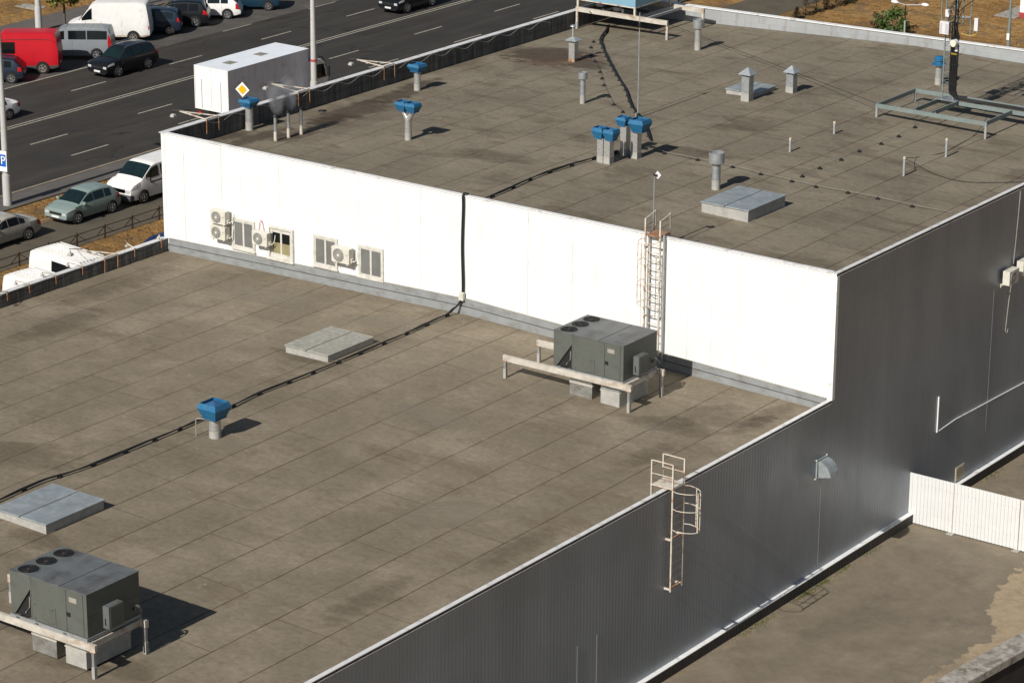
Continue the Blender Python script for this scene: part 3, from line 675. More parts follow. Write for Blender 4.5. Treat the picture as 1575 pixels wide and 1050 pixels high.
    for x, z in ((.98, .52), (1.68, .52), (.98, .1), (1.68, .1)): MB().cyl((x, -D/2-.02, z), (x, -D/2-.012, z), .018, n=8).build('screw', 'darkmetal', t)
    mb = MB()
    for k in range(11): z = .10+k*.11; mb.box(-.012, -.001, -D/2+.12, D/2-.12, z, z+.05)
    mb.build('louvre', 'darkmetal', t)
    MB().box(2.24, 2.36, -D/2-.03, -D/2-.012, .5, .62).build('handle', 'darkmetal', t)
    # cable drop on the right
    MB().tube([(L+.0, D/2-.28, .22), (L+.10, D/2-.27, .38), (L+.22, D/2-.26, .36), (L+.3, D/2-.24, .2), (L+.31, D/2-.22, -.2), (L+.31, D/2-.22, -1.05)], .022).build('hose', 'darkmetal', t)
    MB().tube([(L+.02, D/2-.24, .24), (L+.10, D/2-.22, .36), (L+.2, D/2-.22, .33), (L+.26, D/2-.2, .22)], .03).build('hose_sleeve', 'conduit', t)
    t.location = loc
    return t
def unit_stand(loc, label):
    # loc: x of the right-hand posts, y centre, roof height
    t = thing('steel_stand', label, 'frame', loc, 'steel stands under the air handlers')
    X, Y, Z = loc; zt = 7.42-6.38
    for s in (-1, 1):
        y = Y+s*1.04
        MB().box(X-5.5, X+.06, y-.05, y+.05, Z+zt-.22, Z+zt).build('beam', 'rustywhite', t)
        for x in (X-5.42, X-.04):
            zr = zlow(x); p = MB().box(x-.045, x+.045, y-.045, y+.045, zr+.01, Z+zt-.222).build('post', 'galv', t)
            MB().box(x-.055, x+.055, y-.055, y+.055, zr, zr+.36).build('sleeve', 'collar', p)
            MB().box(x-.09, x+.09, y-.08, y+.08, Z+zt-.234, Z+zt-.222).build('plate', 'rust', p)
    MB().box(X-3.25, X-3.13, Y-.975, Y+.975, Z+zt-.22, Z+zt-.08).build('cross_beam', 'rustywhite', t)
    MB().box(X-.32, X-.2, Y-.975, Y+.975, Z+zt-.22, Z+zt-.03).build('cross_beam', 'rustywhite', t)
    return t
zb = zlow(-5.4)
UA = rooftop_unit((-8.65, -30.35, 7.53))
UA['label'] = 'big grey rooftop air handler nearest the camera, casting a long shadow'
UB = dup(UA, (-8.78, -3.55, 7.45), 'big grey rooftop air handler standing beside the white wall')
unit_stand((-5.38, -30.40, zb), 'weathered white steel stand under the nearest air handler')
unit_stand((-5.44, -3.62, zb-.02), 'weathered white steel stand under the air handler by the white wall')

# ---------------- hatches
def hatch(x0, x1, y0, y1, zb_, zt, label, topmat):
    t = thing('roof_hatch', label, 'hatch', ((x0+x1)/2, (y0+y1)/2, zb_), 'low double-lid hatches on the roof')
    MB().box(x0+.04, x1-.04, y0+.04, y1-.04, zb_-.1, zt-.06).build('kerb', 'collar', t)
    xm = (x0+x1)/2
    for a, b in ((x0, xm-.02), (xm+.02, x1)):
        MB().box(a, b, y0, y1, zt-.055, zt).build('lid', topmat, t, bevel=.012)
    MB().box(xm-.02, xm+.02, y0+.03, y1-.03, zt-.06, zt-.02).build('joint', 'voidshade', t)
MAT['palecap'] = M('lichen_white_lid', (.36, .355, .31), .7, .1, .15, 3, dirt=(.26, .25, .21), dscale=5, damt=.7)
MAT['bluecap'] = M('blue_grey_zinc_lid', (.31, .345, .355), .45, .3, .15, 2, dirt=(.42, .45, .45), dscale=3, damt=.4)
hatch(-18.9, -16.8, -7.5, -4.8, 6.5, 6.92, 'pale lichen-covered hatch beside the black cable on the lower roof', 'palecap')
hatch(-15.85, -13.52, -25.2, -22.55, 6.5, 6.95, 'blue-grey zinc hatch behind the nearest air handler', 'bluecap')
hatch(-9.1, -6.95, 5.4, 8.15, 10.6, 11.15, 'blue-grey hatch beside the round cowl on the upper roof', 'bluecap')
hatch(-18.0, -16.45, 21.3, 23.1, 10.75, 11.1, 'small hatch behind the gable-capped square chimney', 'bluecap')

# ---------------- vents
def cap(t, c, w_, h_, mat='blue'):
    # cowl: narrow below, widest above the middle, sunken pyramid on top
    o = MB().rect_loft([(w_*.33, w_*.33, 0), (w_*.5, w_*.5, h_*.66), (w_*.42, w_*.42, h_), (w_*.40, w_*.40, h_), (w_*.40, w_*.40, h_*.74)], c).build('cowl', mat, t)
    MB().rect_loft([(w_*.35, w_*.35, h_*.745), (w_*.36, w_*.36, h_*.86), (.01, .01, h_*1.04)], c).build('lid', 'bluetop', o)
    MB().rect_loft([(w_*.395, w_*.395, h_*.741), (w_*.395, w_*.395, h_*.744)], c).build('recess', 'voidshade', o)
    MB().rect_loft([(w_*.35, w_*.35, -.03), (w_*.35, w_*.35, -.001)], c).build('rim', 'bluetop', o)
    return o
def pipe(t, b, r, z1, mat='foil', collar=.35):
    h = z1-b.z
    MB().cyl(b-Vector((0, 0, .02)), b+Vector((0, 0, h*collar)), r*1.04, n=20).build('collar', 'collar', t, True)
    mb = MB().cyl(b+Vector((0, 0, h*collar)), (b.x, b.y, z1), r, n=20); z = b.z+h*collar+.06
    p = mb.build('pipe', mat, t, True)
    mb = MB()
    while z < z1-.05: mb.lathe([(r*1.03, 0), (r*1.03, .014)], (b.x, b.y, z), 20); z += .13
    mb.build('band', 'galv', p)
def vent(base, f, topy, lowy, w_, r, label, mat='foil', sq=False, dx=0):
    b = on(*base, f); zt = ht(base[0], topy, b); zl = ht(base[0], lowy, b)
    t = thing('roof_vent', label, 'vent', b, 'blue-capped ventilation outlets on the roofs')
    if sq:
        MB().box(b.x-r, b.x+r, b.y-r, b.y+r, b.z-.02, b.z+(zl-b.z)*.22).build('collar', 'collar', t)
        MB().box(b.x-r*.97, b.x+r*.97, b.y-r*.97, b.y+r*.97, b.z+(zl-b.z)*.22, zl).build('duct', mat, t)
    else: pipe(t, b, r, zl, mat)
    cap(t, (b.x+dx, b.y, zl), w_, zt-zl)
    return t, b
vent((331, 672), zlow, 618, 641, .84, .2, 'blue-capped foil vent standing alone on the lower roof')
vent((384, 200), zup, 152, 163, .66, .165, 'blue-capped vent beside the three thin stacks')
vent((642, 139), zup, 98, 109, .66, .15, 'blue-capped vent standing nearest the street parapet beyond the twin-headed one')
# twin
b = up(628, 215); zj = ht(628, 183, b); z1 = ht(628, 170, b); zt = ht(628, 157, b)
t = thing('roof_vent', 'twin-headed blue vent on a forked foil pipe', 'vent', b, 'blue-capped ventilation outlets on the roofs')
pipe(t, b, .14, zj)
for s in (-1, 1):
    q = Vector((b.x+s*.26, b.y, z1)); MB().tube([(b.x, b.y, zj-.03), (b.x+s*.1, b.y, zj+.08), q], .11, 12).build('branch', 'foil', t, True); cap(t, q, .54, zt-z1)
# cluster
b = up(931, 250); zl = ht(931, 213, b); zt = ht(931, 197, b)
t = thing('roof_vent', 'pair of blue cowls on one wide foil duct, left of the cluster', 'vent', b, 'blue-capped ventilation outlets on the roofs')
for s in (-1, 1):
    MB().box(b.x+s*.16-.15, b.x+s*.16+.15, b.y-.16, b.y+.16, b.z-.02, b.z+.28).build('collar', 'collar', t)
    MB().box(b.x+s*.16-.145, b.x+s*.16+.145, b.y-.155, b.y+.155, b.z+.28, zl).build('duct', 'foil', t)
    cap(t, (b.x+s*.27, b.y, zl), .52, zt-zl)
MB().box(b.x-.011, b.x+.011, b.y-.17, b.y-.157, b.z, zl).build('seam', 'darkmetal', t)
vent((961, 238), zup, 180, 193, .50, .145, 'rear single blue cowl on a square duct, middle of the cluster', 'foil', True, -.09)
vent((978, 243), zup, 182, 200, .72, .16, 'largest blue cowl on a square duct, right of the cluster', 'foil', True, .17)
# round blue vent by the mast
b = up(1443, 130); t = thing('roof_vent', 'round blue mushroom vent beside the lattice mast', 'vent', b, 'blue-capped ventilation outlets on the roofs')
zl = ht(1443, 99, b); zt = ht(1443, 87, b); pipe(t, b, .155, zl)
h = zt-zl
c_ = MB().lathe([(.34, 0), (.34, .03), (.20, .05), (.20, h*.45), (.235, h*.5), (.235, h*.85), (.18, h), (.02, h*1.05)], (b.x, b.y, zl), 24).build('cowl', 'blue', t, True)
# grey round cowls
def cowl(base, topy, rimy, r, R_, label, mat='galv'):
    b = up(*base); zt = ht(base[0], topy, b); zr = ht(base[0], rimy, b)
    t = thing('round_cowl', label, 'vent', b, 'grey round cowls on the upper roof')
    pipe(t, b, r, zr, mat)
    MB().lathe([(r*1.02, -.02), (R_, 0), (R_, zt-zr), (R_*.93, zt-zr), (R_*.93, (zt-zr)*.45), (.01, (zt-zr)*.4)], (b.x, b.y, zr), 24).build('hood', 'galv', t, True)
cowl((896, 159), 111, 121, .115, .20, 'smallest grey round cowl, left of the cable run')
cowl((1073, 77), 30, 43, .15, .25, 'grey round cowl near the pale far parapet', 'foil')
cowl((1101, 291), 234, 250, .165, .31, 'wide grey round cowl beside the upper hatch')
# square chimneys
def chimney(base, topy, capy, w_, label):
    b = up(*base); zc = ht(base[0], capy, b); zt = ht(base[0], topy, b)
    t = thing('chimney', label, 'chimney', b, 'square metal chimneys with pyramid caps')
    MB().box(b.x-w_, b.x+w_, b.y-w_, b.y+w_, b.z-.02, b.z+(zc-b.z)*.3).build('collar', 'collar', t)
    MB().box(b.x-w_*.96, b.x+w_*.96, b.y-w_*.96, b.y+w_*.96, b.z+(zc-b.z)*.3, zc-.07).build('shaft', 'galv', t)
    MB().box(b.x-w_*.8, b.x+w_*.8, b.y-w_*.8, b.y+w_*.8, zc-.07, zc).build('louvre', 'voidshade', t)
    MB().rect_loft([(w_*1.55, w_*1.55, 0), (w_*1.55, w_*1.55, .015), (.03, .03, zt-zc)], (b.x, b.y, zc)).build('cap', 'bluecap', t)
    return t, b
chimney((1149, 155), 104, 114, .20, 'square grey chimney with pyramid cap in front of the small hatch')
chimney((1217, 142), 101, 111, .185, 'square grey chimney with pyramid cap standing alone')
# chimney with pot
b = up(882, 95); t = thing('chimney', 'foil-wrapped square chimney with a thin second pipe, ringed by rust stains', 'chimney', b)
zc = ht(882, 62, b); MB().box(b.x-.16, b.x+.16, b.y-.16, b.y+.16, b.z-.02, zc-.06).build('shaft', 'foil', t)
MB().box(b.x-.163, b.x+.163, b.y-.163, b.y+.163, b.z, b.z+.16).build('rusty_foot', 'rust', t)
MB().box(b.x-.13, b.x+.13, b.y-.13, b.y+.13, zc-.06, zc).build('louvre', 'voidshade', t)
MB().rect_loft([(.30, .30, 0), (.30, .30, .015), (.1, .1, .14)], (b.x, b.y, zc)).build('cap', 'bluecap', t)
z2 = ht(882, 41, b); MB().cyl((b.x-.04, b.y, zc+.08), (b.x-.04, b.y, z2), .055).build('pipe', 'foil', t, True)
MB().lathe([(.15, 0), (.13, .04), (.02, .09)], (b.x-.04, b.y, z2), 16).build('pipe_cap', 'galv', t, True)
# thin stacks
for i, (px, py, ty, lab) in enumerate(((424, 217, 180, 'thin rusty-footed stack, leftmost of three, giving off smoke'), (444, 212, 173, 'thin stack in the middle of three, giving off smoke'), (463.5, 207, 168, 'thin stack, rightmost of three, without smoke'))):
    b = up(px, py); zt = ht(px, ty, b)
    t = thing('thin_stack', lab, 'stack', b, 'three thin stacks behind the street parapet')
    MB().cyl(b, (b.x, b.y, b.z+.4), .075, n=14).build('foot', 'rustpaint', t, True); MB().cyl((b.x, b.y, b.z+.4), (b.x, b.y, zt), .065, n=14).build('pipe', 'galv', t, True)
    MB().lathe([(.10, 0), (.10, .05), (.07, .09)], (b.x, b.y, zt), 14).build('cap', 'darkmetal', t, True)
# stub pipes
for px, py, ty, lab in ((1215, 233.5, 212, 'short stub pipe left of the four, nearer the round cowl'), (1283, 206, 187, 'short stub pipe farther left, closest to the chimneys'), (1390, 270.5, 241, 'tallest stub pipe with a cable loop, nearest the side wall'), (1455, 241.5, 213, 'stub pipe standing between the looped one and the mast frame')):
    b = up(px, py); zt = ht(px, ty, b)
    t = thing('stub_pipe', lab, 'pipe', b, 'short stub pipes on the upper roof')
    MB().cyl(b, (b.x, b.y, zt-.08), .05, n=12).build('pipe', 'greysteel', t, True); MB().cyl((b.x, b.y, zt-.08), (b.x, b.y, zt), .056, n=12).build('cap', 'rustpaint', t, True)
# bent tube beside the lower vent
b = lo(302, 670); t = MB().tube([b, b+Vector((0, 0, .55)), b+Vector((.02, .02, .62)), b+Vector((.22, .06, .66)), b+Vector((.38, .1, .64))], .022).build('bent_tube', 'conduit')
tag(t, 'thin pale bent tube standing beside the lone lower-roof vent', 'tube')

# ---------------- cables
def sm(pts, k=6):
    P = [Vector(p) for p in pts]; out = []
    for i in range(len(P)-1):
        p0, p1, p2, p3 = P[max(i-1, 0)], P[i], P[i+1], P[min(i+2, len(P)-1)]
        for j in range(k):
            t_ = j/k; out.append(.5*((2*p1)+(p2-p0)*t_+(2*p0-5*p1+4*p2-p3)*t_*t_+(3*p1-p0-3*p2+p3)*t_**3))
    return out+[P[-1]]
def bundle(name, pts, label, r=.022, nst=3, sup=1.25, up_=.10, smp=None):
    path = sm(pts); t = thing(name, label, 'cable', path[0])
    for s in range(nst):
        ph = s*2.1
        pp = [p+Vector((math.cos(ph)*.03+.012*math.sin(i*.7+s), math.sin(ph)*.03, up_+.018*math.sin(i*.55+s*1.3))) for i, p in enumerate(path)]
        MB().tube(pp, r, 6).build('strand', 'black', t, True)
    acc = 0; last = path[0]; mb = MB()
    for p in path[1:]:
        acc += (p-last).length; last = p
        if acc > sup:
            acc = 0; MB().rect_loft([(.07, .09, -.005), (.05, .06, up_*.7), (.03, .03, up_+.03)], p).build('support', 'black', t)
    return t
bundle('power_cable', [lo(x, y) for x, y in ((-12, 778), (0, 772), (60, 745), (130, 722), (225, 684), (300, 652), (352, 630), (400, 607), (470, 580), (545, 549), (600, 526), (650, 504), (685, 488))]+[at(697, 479, y=-.42), at(704, 473, y=-.22), at(709, 466, y=-.16), at(711, 461, y=-.15)], 'long black cable bundle crossing the lower roof up to the junction box')
p0 = at(712, 455, y=-.06)
mb_t = thing('power_cable', 'black cable bundle hanging down the white wall', 'cable', p0)
top = at(717, 300, y=-.07)
for s in range(3):
    dx = (s-1)*.035
    MB().tube(sm([(p0.x+dx, -.07, p0.z+.05), (p0.x+dx+.02, -.09, 8.0), (p0.x+dx-.02, -.08, 9.4), (p0.x+dx+.03, -.08, 10.9), (p0.x+dx+.03, -.08, 11.36), (p0.x+dx+.05, .03, 11.46), (p0.x+dx+.05, .22, 11.36), (p0.x+dx+.05, .3, 10.98)]), .022, 6).build('strand', 'black', mb_t, True)
jb = thing('junction_box', 'small cream junction box at the foot of the hanging cables', 'box', (p0.x, -.1, p0.z))
MB().box(p0.x-.11, p0.x+.11, -.20, -.07, p0.z-.16, p0.z+.16).build('casing', 'acwhite', jb, bevel=.012); MB().box(p0.x-.08, p0.x+.08, -.208, -.201, p0.z-.12, p0.z+.12).build('lid', 'pvc', jb)
MB().cyl((p0.x-.03, -.12, p0.z-.24), (p0.x-.03, -.12, p0.z-.16), .03).build('gland', 'black', jb)
# upper roof cable from the white wall to the cluster and on to the big frame
bundle('power_cable', [Vector((p0.x+.05, .35, 10.9)), up(752, 306), up(790, 290), up(830, 272), up(880, 256), up(920, 244), up(950, 236)], 'black cable bundle from the white wall to the blue cowl cluster', sup=1.2)
bundle('power_cable', [up(x, y) for x, y in ((1000, 218), (990, 190), (972, 166), (962, 140), (948, 117), (936, 95), (927, 75), (924, 62), (932, 50))]+[at(937, 40, y=31.2)], 'thick black cable bundle winding from the cluster to the billboard frame', r=.03, nst=4, sup=.8)
# thin line on cone supports
cs = MB().lathe([(.10, 0), (.105, .02), (.07, .05), (.035, .075), (.035, .10)], (0, 0, 0), 14).build('cable_support', 'black', None, True)
tag(cs, 'x', 'cable support', 'black rubber cones carrying the thin roof wires')
conesets = [
 ([(913, 65.5), (909, 74.5), (909, 86), (915, 96), (923, 112), (926, 122), (929, 132.5), (937, 150), (944, 162), (958, 173.5)], 'left of the cable bundle'),
 ([(993, 230), (1003, 227), (1022, 237), (1073, 247), (1127, 258), (1170, 269), (1218, 280), (1255, 288.5), (1304, 297.5), (1350, 306.5), (1403, 318.5)], 'on the pale line towards the side wall'),
 ([(1234, 272.5), (1261, 260), (1294, 247), (1322, 234), (1355.5, 222.5), (1382.5, 211), (1407.5, 197)], 'on the line towards the mast frame')]
ordw = ['first', 'second', 'third', 'fourth', 'fifth', 'sixth', 'seventh', 'eighth', 'ninth', 'tenth', 'eleventh']
k = 0
for pts, wh in conesets:
    for i, p in enumerate(pts):
        q = up(*p); o = cs if k == 0 else cs.copy()
        if k: C.objects.link(o)
        o.location = q; k += 1
        o['label'] = ordw[i]+' black cone from the cluster '+wh if wh[0] != 'l' else ordw[i]+' black cone from the top of the row '+wh
        if 'mast' in wh: o['label'] = ordw[i]+' black cone from the junction of lines towards the mast frame'
for (pts, wh), lab, mt in zip(conesets, ('thin dark wire strung over cones beside the winding cable bundle', 'pale conduit line on cones running from the cluster to the side wall', 'thin wire on cones running from the pale conduit to the mast frame'), ('darkmetal', 'oldconduit', 'darkmetal')):
    P = [up(*p)+Vector((0, 0, .095)) for p in pts]
    if 'pale' in wh: P = P+[up(1465, 329)+Vector((0, 0, .06))]
    if 'mast' in wh: P = P+[up(1413, 170)+Vector((0, 0, .55))]
    o = MB().tube(P, .006 if mt == 'darkmetal' else .012, 5).build('wire', mt); tag(o, lab, 'wire')
# loose cables by the stub pipes
b3 = up(1390, 270.5); b4 = up(1455, 241.5); z3 = ht(1390, 243, b3)
o = MB().tube(sm([(b3.x, b3.y, z3), up(1410, 243)+Vector((0, 0, .03)), up(1450, 236)+Vector((0, 0, .03)), up(1475, 223)+Vector((0, 0, .03)), up(1500, 208)+Vector((0, 0, .03)), up(1520, 190)+Vector((0, 0, .4))]), .012, 5).build('loose_wire', 'black'); tag(o, 'loose black wire from the looped stub pipe to the mast frame', 'wire')
o = MB().tube(sm([(b3.x, b3.y, z3-.02), up(1410, 257)+Vector((0, 0, .1)), up(1440, 270)+Vector((0, 0, .03)), up(1490, 281)+Vector((0, 0, .03)), up(1575, 281)+Vector((0, 0, .03)), up(1610, 279)+Vector((0, 0, .03))]), .012, 5).build('loose_wire', 'black'); tag(o, 'loose black wire from the looped stub pipe to the side wall edge', 'wire')

# ---------------- lightning rod in front of the cluster
b = up(981, 182); zt = ht(981, 20, b)
t = thing('lightning_rod', 'tall thin pole rising behind the blue cowl cluster', 'rod', b)
MB().cyl(b, (b.x, b.y, zt-.8), .03, n=8).build('pole', 'galv', t, True); MB().cyl((b.x, b.y, zt-.8), (b.x, b.y, zt), .018, n=8).build('tip', 'conduit', t, True)
MB().box(b.x-.03, b.x+.03, b.y-.16, b.y-.031, b.z, b.z+.25).build('bracket', 'galv', t)
MB().cyl((b.x, b.y, zt-.62), (b.x, b.y, zt-.42), .06, n=10).build('clamp', 'darkmetal', t, True)

# ================================================================== WALL LADDER (white wall)
def cage(t, fn, zs, tall, straps, r=.014):
    # fn(a,z): point of the hoop at parameter a (0..1)
    for z in zs:
        MB().tube([fn(i/14, z) for i in range(15)], r, 5).build('hoop', 'rustpaint', t, True)
    for a in straps:
        MB().beam(fn(a, tall[0]), fn(a, tall[1]), .035, .012).build('strap', 'rustpaint', t)
xl, xr = -7.82, -7.18
t = thing('wall_ladder', 'rusty caged ladder climbing the white wall beside the air handler', 'ladder', (-7.5, -.2, 6.4))
for x in (xl, xr):
    MB().box(x-.03, x+.03, -.30, -.24, 6.95, 12.05).build('rail', 'rustpaint', t)
    MB().box(x-.025, x+.025, .33, .38, 11.1, 12.2).build('handrail_post', 'rustpaint', t)
    MB().tube([(x, -.27, 12.03), (x, .35, 12.18)], .018).build('handrail', 'rustpaint', t, True); MB().tube([(x, -.27, 11.75), (x, .35, 11.8)], .014).build('handrail', 'rustpaint', t, True)
MB().box(xl+.05, xl+.11, -.18, -.10, 6.7, 11.5).box(xr+.06, xr+.12, -.18, -.10, 6.7, 11.5).build('backing_rail', 'greysteel', t)
for i in range(15): MB().beam((xl, -.27, 7.2+i*.3), (xr, -.27, 7.2+i*.3), .024).build('rung', 'rustpaint', t)
MB().box(xl, xr+.02, -.32, .4, 11.42, 11.46).build('platform', 'rust', t)
for z in (8.3, 10.9):
    for x in (xl, xr): MB().box(x-.02, x+.02, -.24, -.0, z, z+.05).build('wall_bracket', 'rust', t)
fn = lambda a, z: Vector(((xl+xr)/2-.40*math.cos(math.pi*a) if 0 < a < 1 else (xl if a == 0 else xr), -.30-.72*math.sin(math.pi*a), z))
cage(t, fn, (11.3, 10.55, 9.75, 8.95), (8.95, 11.3), (.28, .5, .72))
# pole with little sign behind
b = Vector((-7.45, .35, 10.6)); b = Vector((at(1005, 345, y=.3).x, .3, 10.6)); zt = ht(1008, 268, b)
t = thing('antenna_pole', 'thin pole with a small pale diamond plate above the white-wall ladder', 'antenna', b)
MB().cyl(b, (b.x, b.y, zt), .025, n=8).build('pole', 'galv', t, True)
mb = MB().prism([(b.x+.02, b.y-.03, zt-.02), (b.x+.18, b.y-.03, zt-.14), (b.x+.32, b.y-.03, zt+.02), (b.x+.16, b.y-.03, zt+.16)], (0, -.02, 0)); mb.build('plate', 'boxwhite', t)
MB().box(b.x+.02, b.x+.18, b.y-.12, b.y-.052, zt-.03, zt+.03).cyl((b.x+.02, b.y, zt), (b.x+.12, b.y-.04, zt), .015).build('bracket', 'darkmetal', t)
# ================================================================== SIDE LADDER
t = thing('side_ladder', 'cream rusting ladder with a half cage on the grey side wall', 'ladder', (.2, -10.25, 3.2))
ya, yb = -10.6, -9.92; xo = .24
for y in (ya, yb):
    MB().box(xo-.024, xo+.024, y-.024, y+.024, 3.15, 7.60).build('rail', 'rustpaint', t)
    MB().box(-.61, -.57, y-.02, y+.02, 6.3, 7.60).build('handrail_post', 'rustpaint', t)
    MB().tube([(-.59, y, 7.6), (xo, y, 7.6)], .02).build('handrail', 'rustpaint', t, True); MB().tube([(-.59, y, 7.15), (xo, y, 7.15)], .015).build('handrail', 'rustpaint', t, True)
for i in range(13): MB().beam((xo, ya, 3.35+i*.27), (xo, yb, 3.35+i*.27), .022).build('rung', 'rustpaint', t)
MB().box(-.62, .27, ya-.03, yb+.03, 6.74, 6.78).build('platform', 'rustpaint', t)
for z in (3.2, 4.95):
    for y in (ya, yb): MB().box(.0, .21, y-.03, y+.03, z, z+.06).build('wall_bracket', 'rustpaint', t)
    MB().box(.13, .2, ya+.05, yb-.05, z+.01, z+.05).build('tie', 'rust', t)
fn = lambda a, z: Vector((xo+.03+.78*math.sin(math.pi*a), (ya+yb)/2-.42*math.cos(math.pi*a) if 0 < a < 1 else (ya if a == 0 else yb), z))
cage(t, fn, (6.70, 6.08, 5.35), (5.35, 6.7), (.45, .6, .8), .015)
# ---------------- vent hood on the side wall
p = at(1259, 722, x=.1); yc = p.y; zc = p.z
t = thing('vent_hood', 'curved zinc vent hood on the grey side wall', 'vent', (0, yc, zc))
prof = [(0, .38)]+[(.62*math.sin(a), -.22+.60*math.cos(a)) for a in [i*math.pi/2/8*.98 for i in range(9)]]
prof = [(.08, .30), (.2, .29), (.34, .22), (.46, .10), (.56, -.06), (.60, -.2), (.1, -.32)]
MB().prism([(x+.0, yc+.0, zc+z) for x, z in prof], (0, .62, 0)).build('hood', 'bluecap', t, bevel=.006)
MB().prism([(x*.96+.01, yc+.0, zc+z*.94-.02) for x, z in prof[-2:]+[(.12, -.30), (.56, -.185)]], (0, .0, 0)) if False else None
MB().box(.006, .07, yc-.04, yc+.66, zc-.34, zc+.34).build('flange', 'bluecap', t, bevel=.006)
for dy in (-.07, .66): MB().box(.01, .06, yc+dy, yc+dy+.035, zc+.32, zc+.37).build('bracket', 'rustpaint', t)
MB().box(.01, .06, yc-.11, yc-.07, zc-.37, zc-.33).build('bracket', 'rustpaint', t)
# white strip and wire on the side wall
a = at(1444.5, 610, x=.03); b_ = at(1442.5, 664, x=.03)
t = thing('cable_duct', 'bright white upright cable strip on the grey side wall', 'cable duct', (.03, a.y, b_.z))
MB().box(.006, .05, a.y-.03, a.y+.03, b_.z, a.z).build('strip', 'coping_bright', t)
pts = [at(x, y, x=.05) for x, y in ((1444, 662), (1470, 644), (1506, 625), (1530, 612), (1575, 588), (1600, 572))]
MB().tube(pts, .022).build('conduit', 'coping_bright', t, True)
MB().tube(sm([at(x, y, x=.06) for x, y in ((1527, 615), (1540, 613), (1552, 603), (1560, 597))]), .01).build('loose_wire', 'conduit', t, True)
# AC units, side wall
def ac(name_loc, front, label, group, w_=.80, d_=.30, h_=.56, fanmat='grille'):
    # built facing -y at origin, front centre at origin
    t = thing('air_conditioner', label, 'air conditioner', (0, 0, 0), group)
    MB().box(-w_/2, w_/2, 0, d_, -h_/2, h_/2).build('casing', 'acwhite', t, bevel=.015)
    c = (-w_*.10, -.004, 0)
    f = MB().cyl((c[0], -.001, c[2]), (c[0], -.014, c[2]), h_*.43, n=28).build('fan_grille', 'grille', t, True)
    mb = MB()
    for rr in (.1, .2, .3, .40): mb.tube([(c[0]+rr*h_*math.cos(j*math.pi/12), -.018, c[2]+rr*h_*math.sin(j*math.pi/12)) for j in range(25)], .005, 4)
    for j in range(6): aa = j*math.pi/6; mb.beam((c[0]-h_*.42*math.cos(aa), -.018, -h_*.42*math.sin(aa)), (c[0]+h_*.42*math.cos(aa), -.018, h_*.42*math.sin(aa)), .006)
    mb.build('grille_wires', 'acwhite', f)
    MB().cyl((c[0], -.012, 0), (c[0], -.022, 0), h_*.09, n=14).build('hub', 'acwhite', f)
    MB().box(w_/2-.16, w_/2-.10, -.006, -.001, .03, .06).build('badge', 'greysteel', t)
    MB().box(w_/2, w_/2+.05, d_*.35, d_*.8, -h_/2+.05, -h_/2+.2).build('valve_cover', 'acwhite', t)
    MB().tube(sm([(w_/2+.04, d_*.55, -h_/2+.12), (w_/2+.11, d_*.6, -h_/2+.10), (w_/2+.15, d_*.9, -h_/2+.2), (w_/2+.14, d_*1.2, -h_/2+.45)]), .018).build('pipes', 'pvc', t, True)
    for s in (-1, 1): MB().box(s*w_*.36-.02, s*w_*.36+.02, .02, d_+.12, -h_/2-.05, -h_/2-.002).box(s*w_*.36-.02, s*w_*.36+.02, d_+.08, d_+.12, -h_/2-.15, -h_/2-.05).build('bracket', 'acwhite', t)
    return t
D_ = -.30-.12
proto = ac(None, None, 'upper of two stacked air conditioners left of the windows', 'wall air conditioners'); q = at(334.5, 334.6, y=D_+.0); proto.location = q
q2 = at(334.5, 358, y=D_)
dup(proto, q2, 'lower of two stacked air conditioners left of the windows')
dup(proto, at(398.7, 367.6, y=D_), 'air conditioner between the two left windows')
o = dup(proto, at(523, 393, y=D_), 'larger air conditioner between the two right windows'); o.scale = (1.12, 1, 1.12)
q = at(1561, 426, x=.46); dup(proto, (.44, q.y, q.z), 'air conditioner on the grey side wall, nearer one', R(90))
dup(proto, (.44, q.y+1.15, q.z+.12), 'air conditioner on the grey side wall at the photo edge', R(90))
t = MB().tube(sm([(.1, q.y+.5, q.z-.3), (.05, q.y+.45, q.z-1.2), (.05, q.y+.33, q.z-2.2), (.06, q.y+.3, q.z-2.35), (.08, q.y+.4, q.z-2.45), (.06, q.y+.5, q.z-2.3)]), .02).build('drain_hose', 'conduit'); tag(t, 'pale drain hose dangling under the side wall air conditioner', 'hose')
t = MB().tube(sm([(.06, q.y+.62, q.z+.3), (.05, q.y+.75, q.z+1.4), (.05, q.y+.85, 10.9), (.04, q.y+.87, 11.2)]), .02).build('drain_hose', 'conduit'); tag(t, 'pale pipe rising above the side wall air conditioners', 'hose')
# hanging wires of the third unit
q3 = at(400, 352, y=-.05)
t = MB().tube(sm([(q3.x-.1, -.05, q3.z-.35), (q3.x-.02, -.05, q3.z+.2), (q3.x+.1, -.06, q3.z+.35), (q3.x+.22, -.05, q3.z-.1), (q3.x+.25, -.1, q3.z-.35)]), .012).build('loose_wire', 'orangered'); tag(t, 'loose reddish wires looping above the middle air conditioner', 'wire')

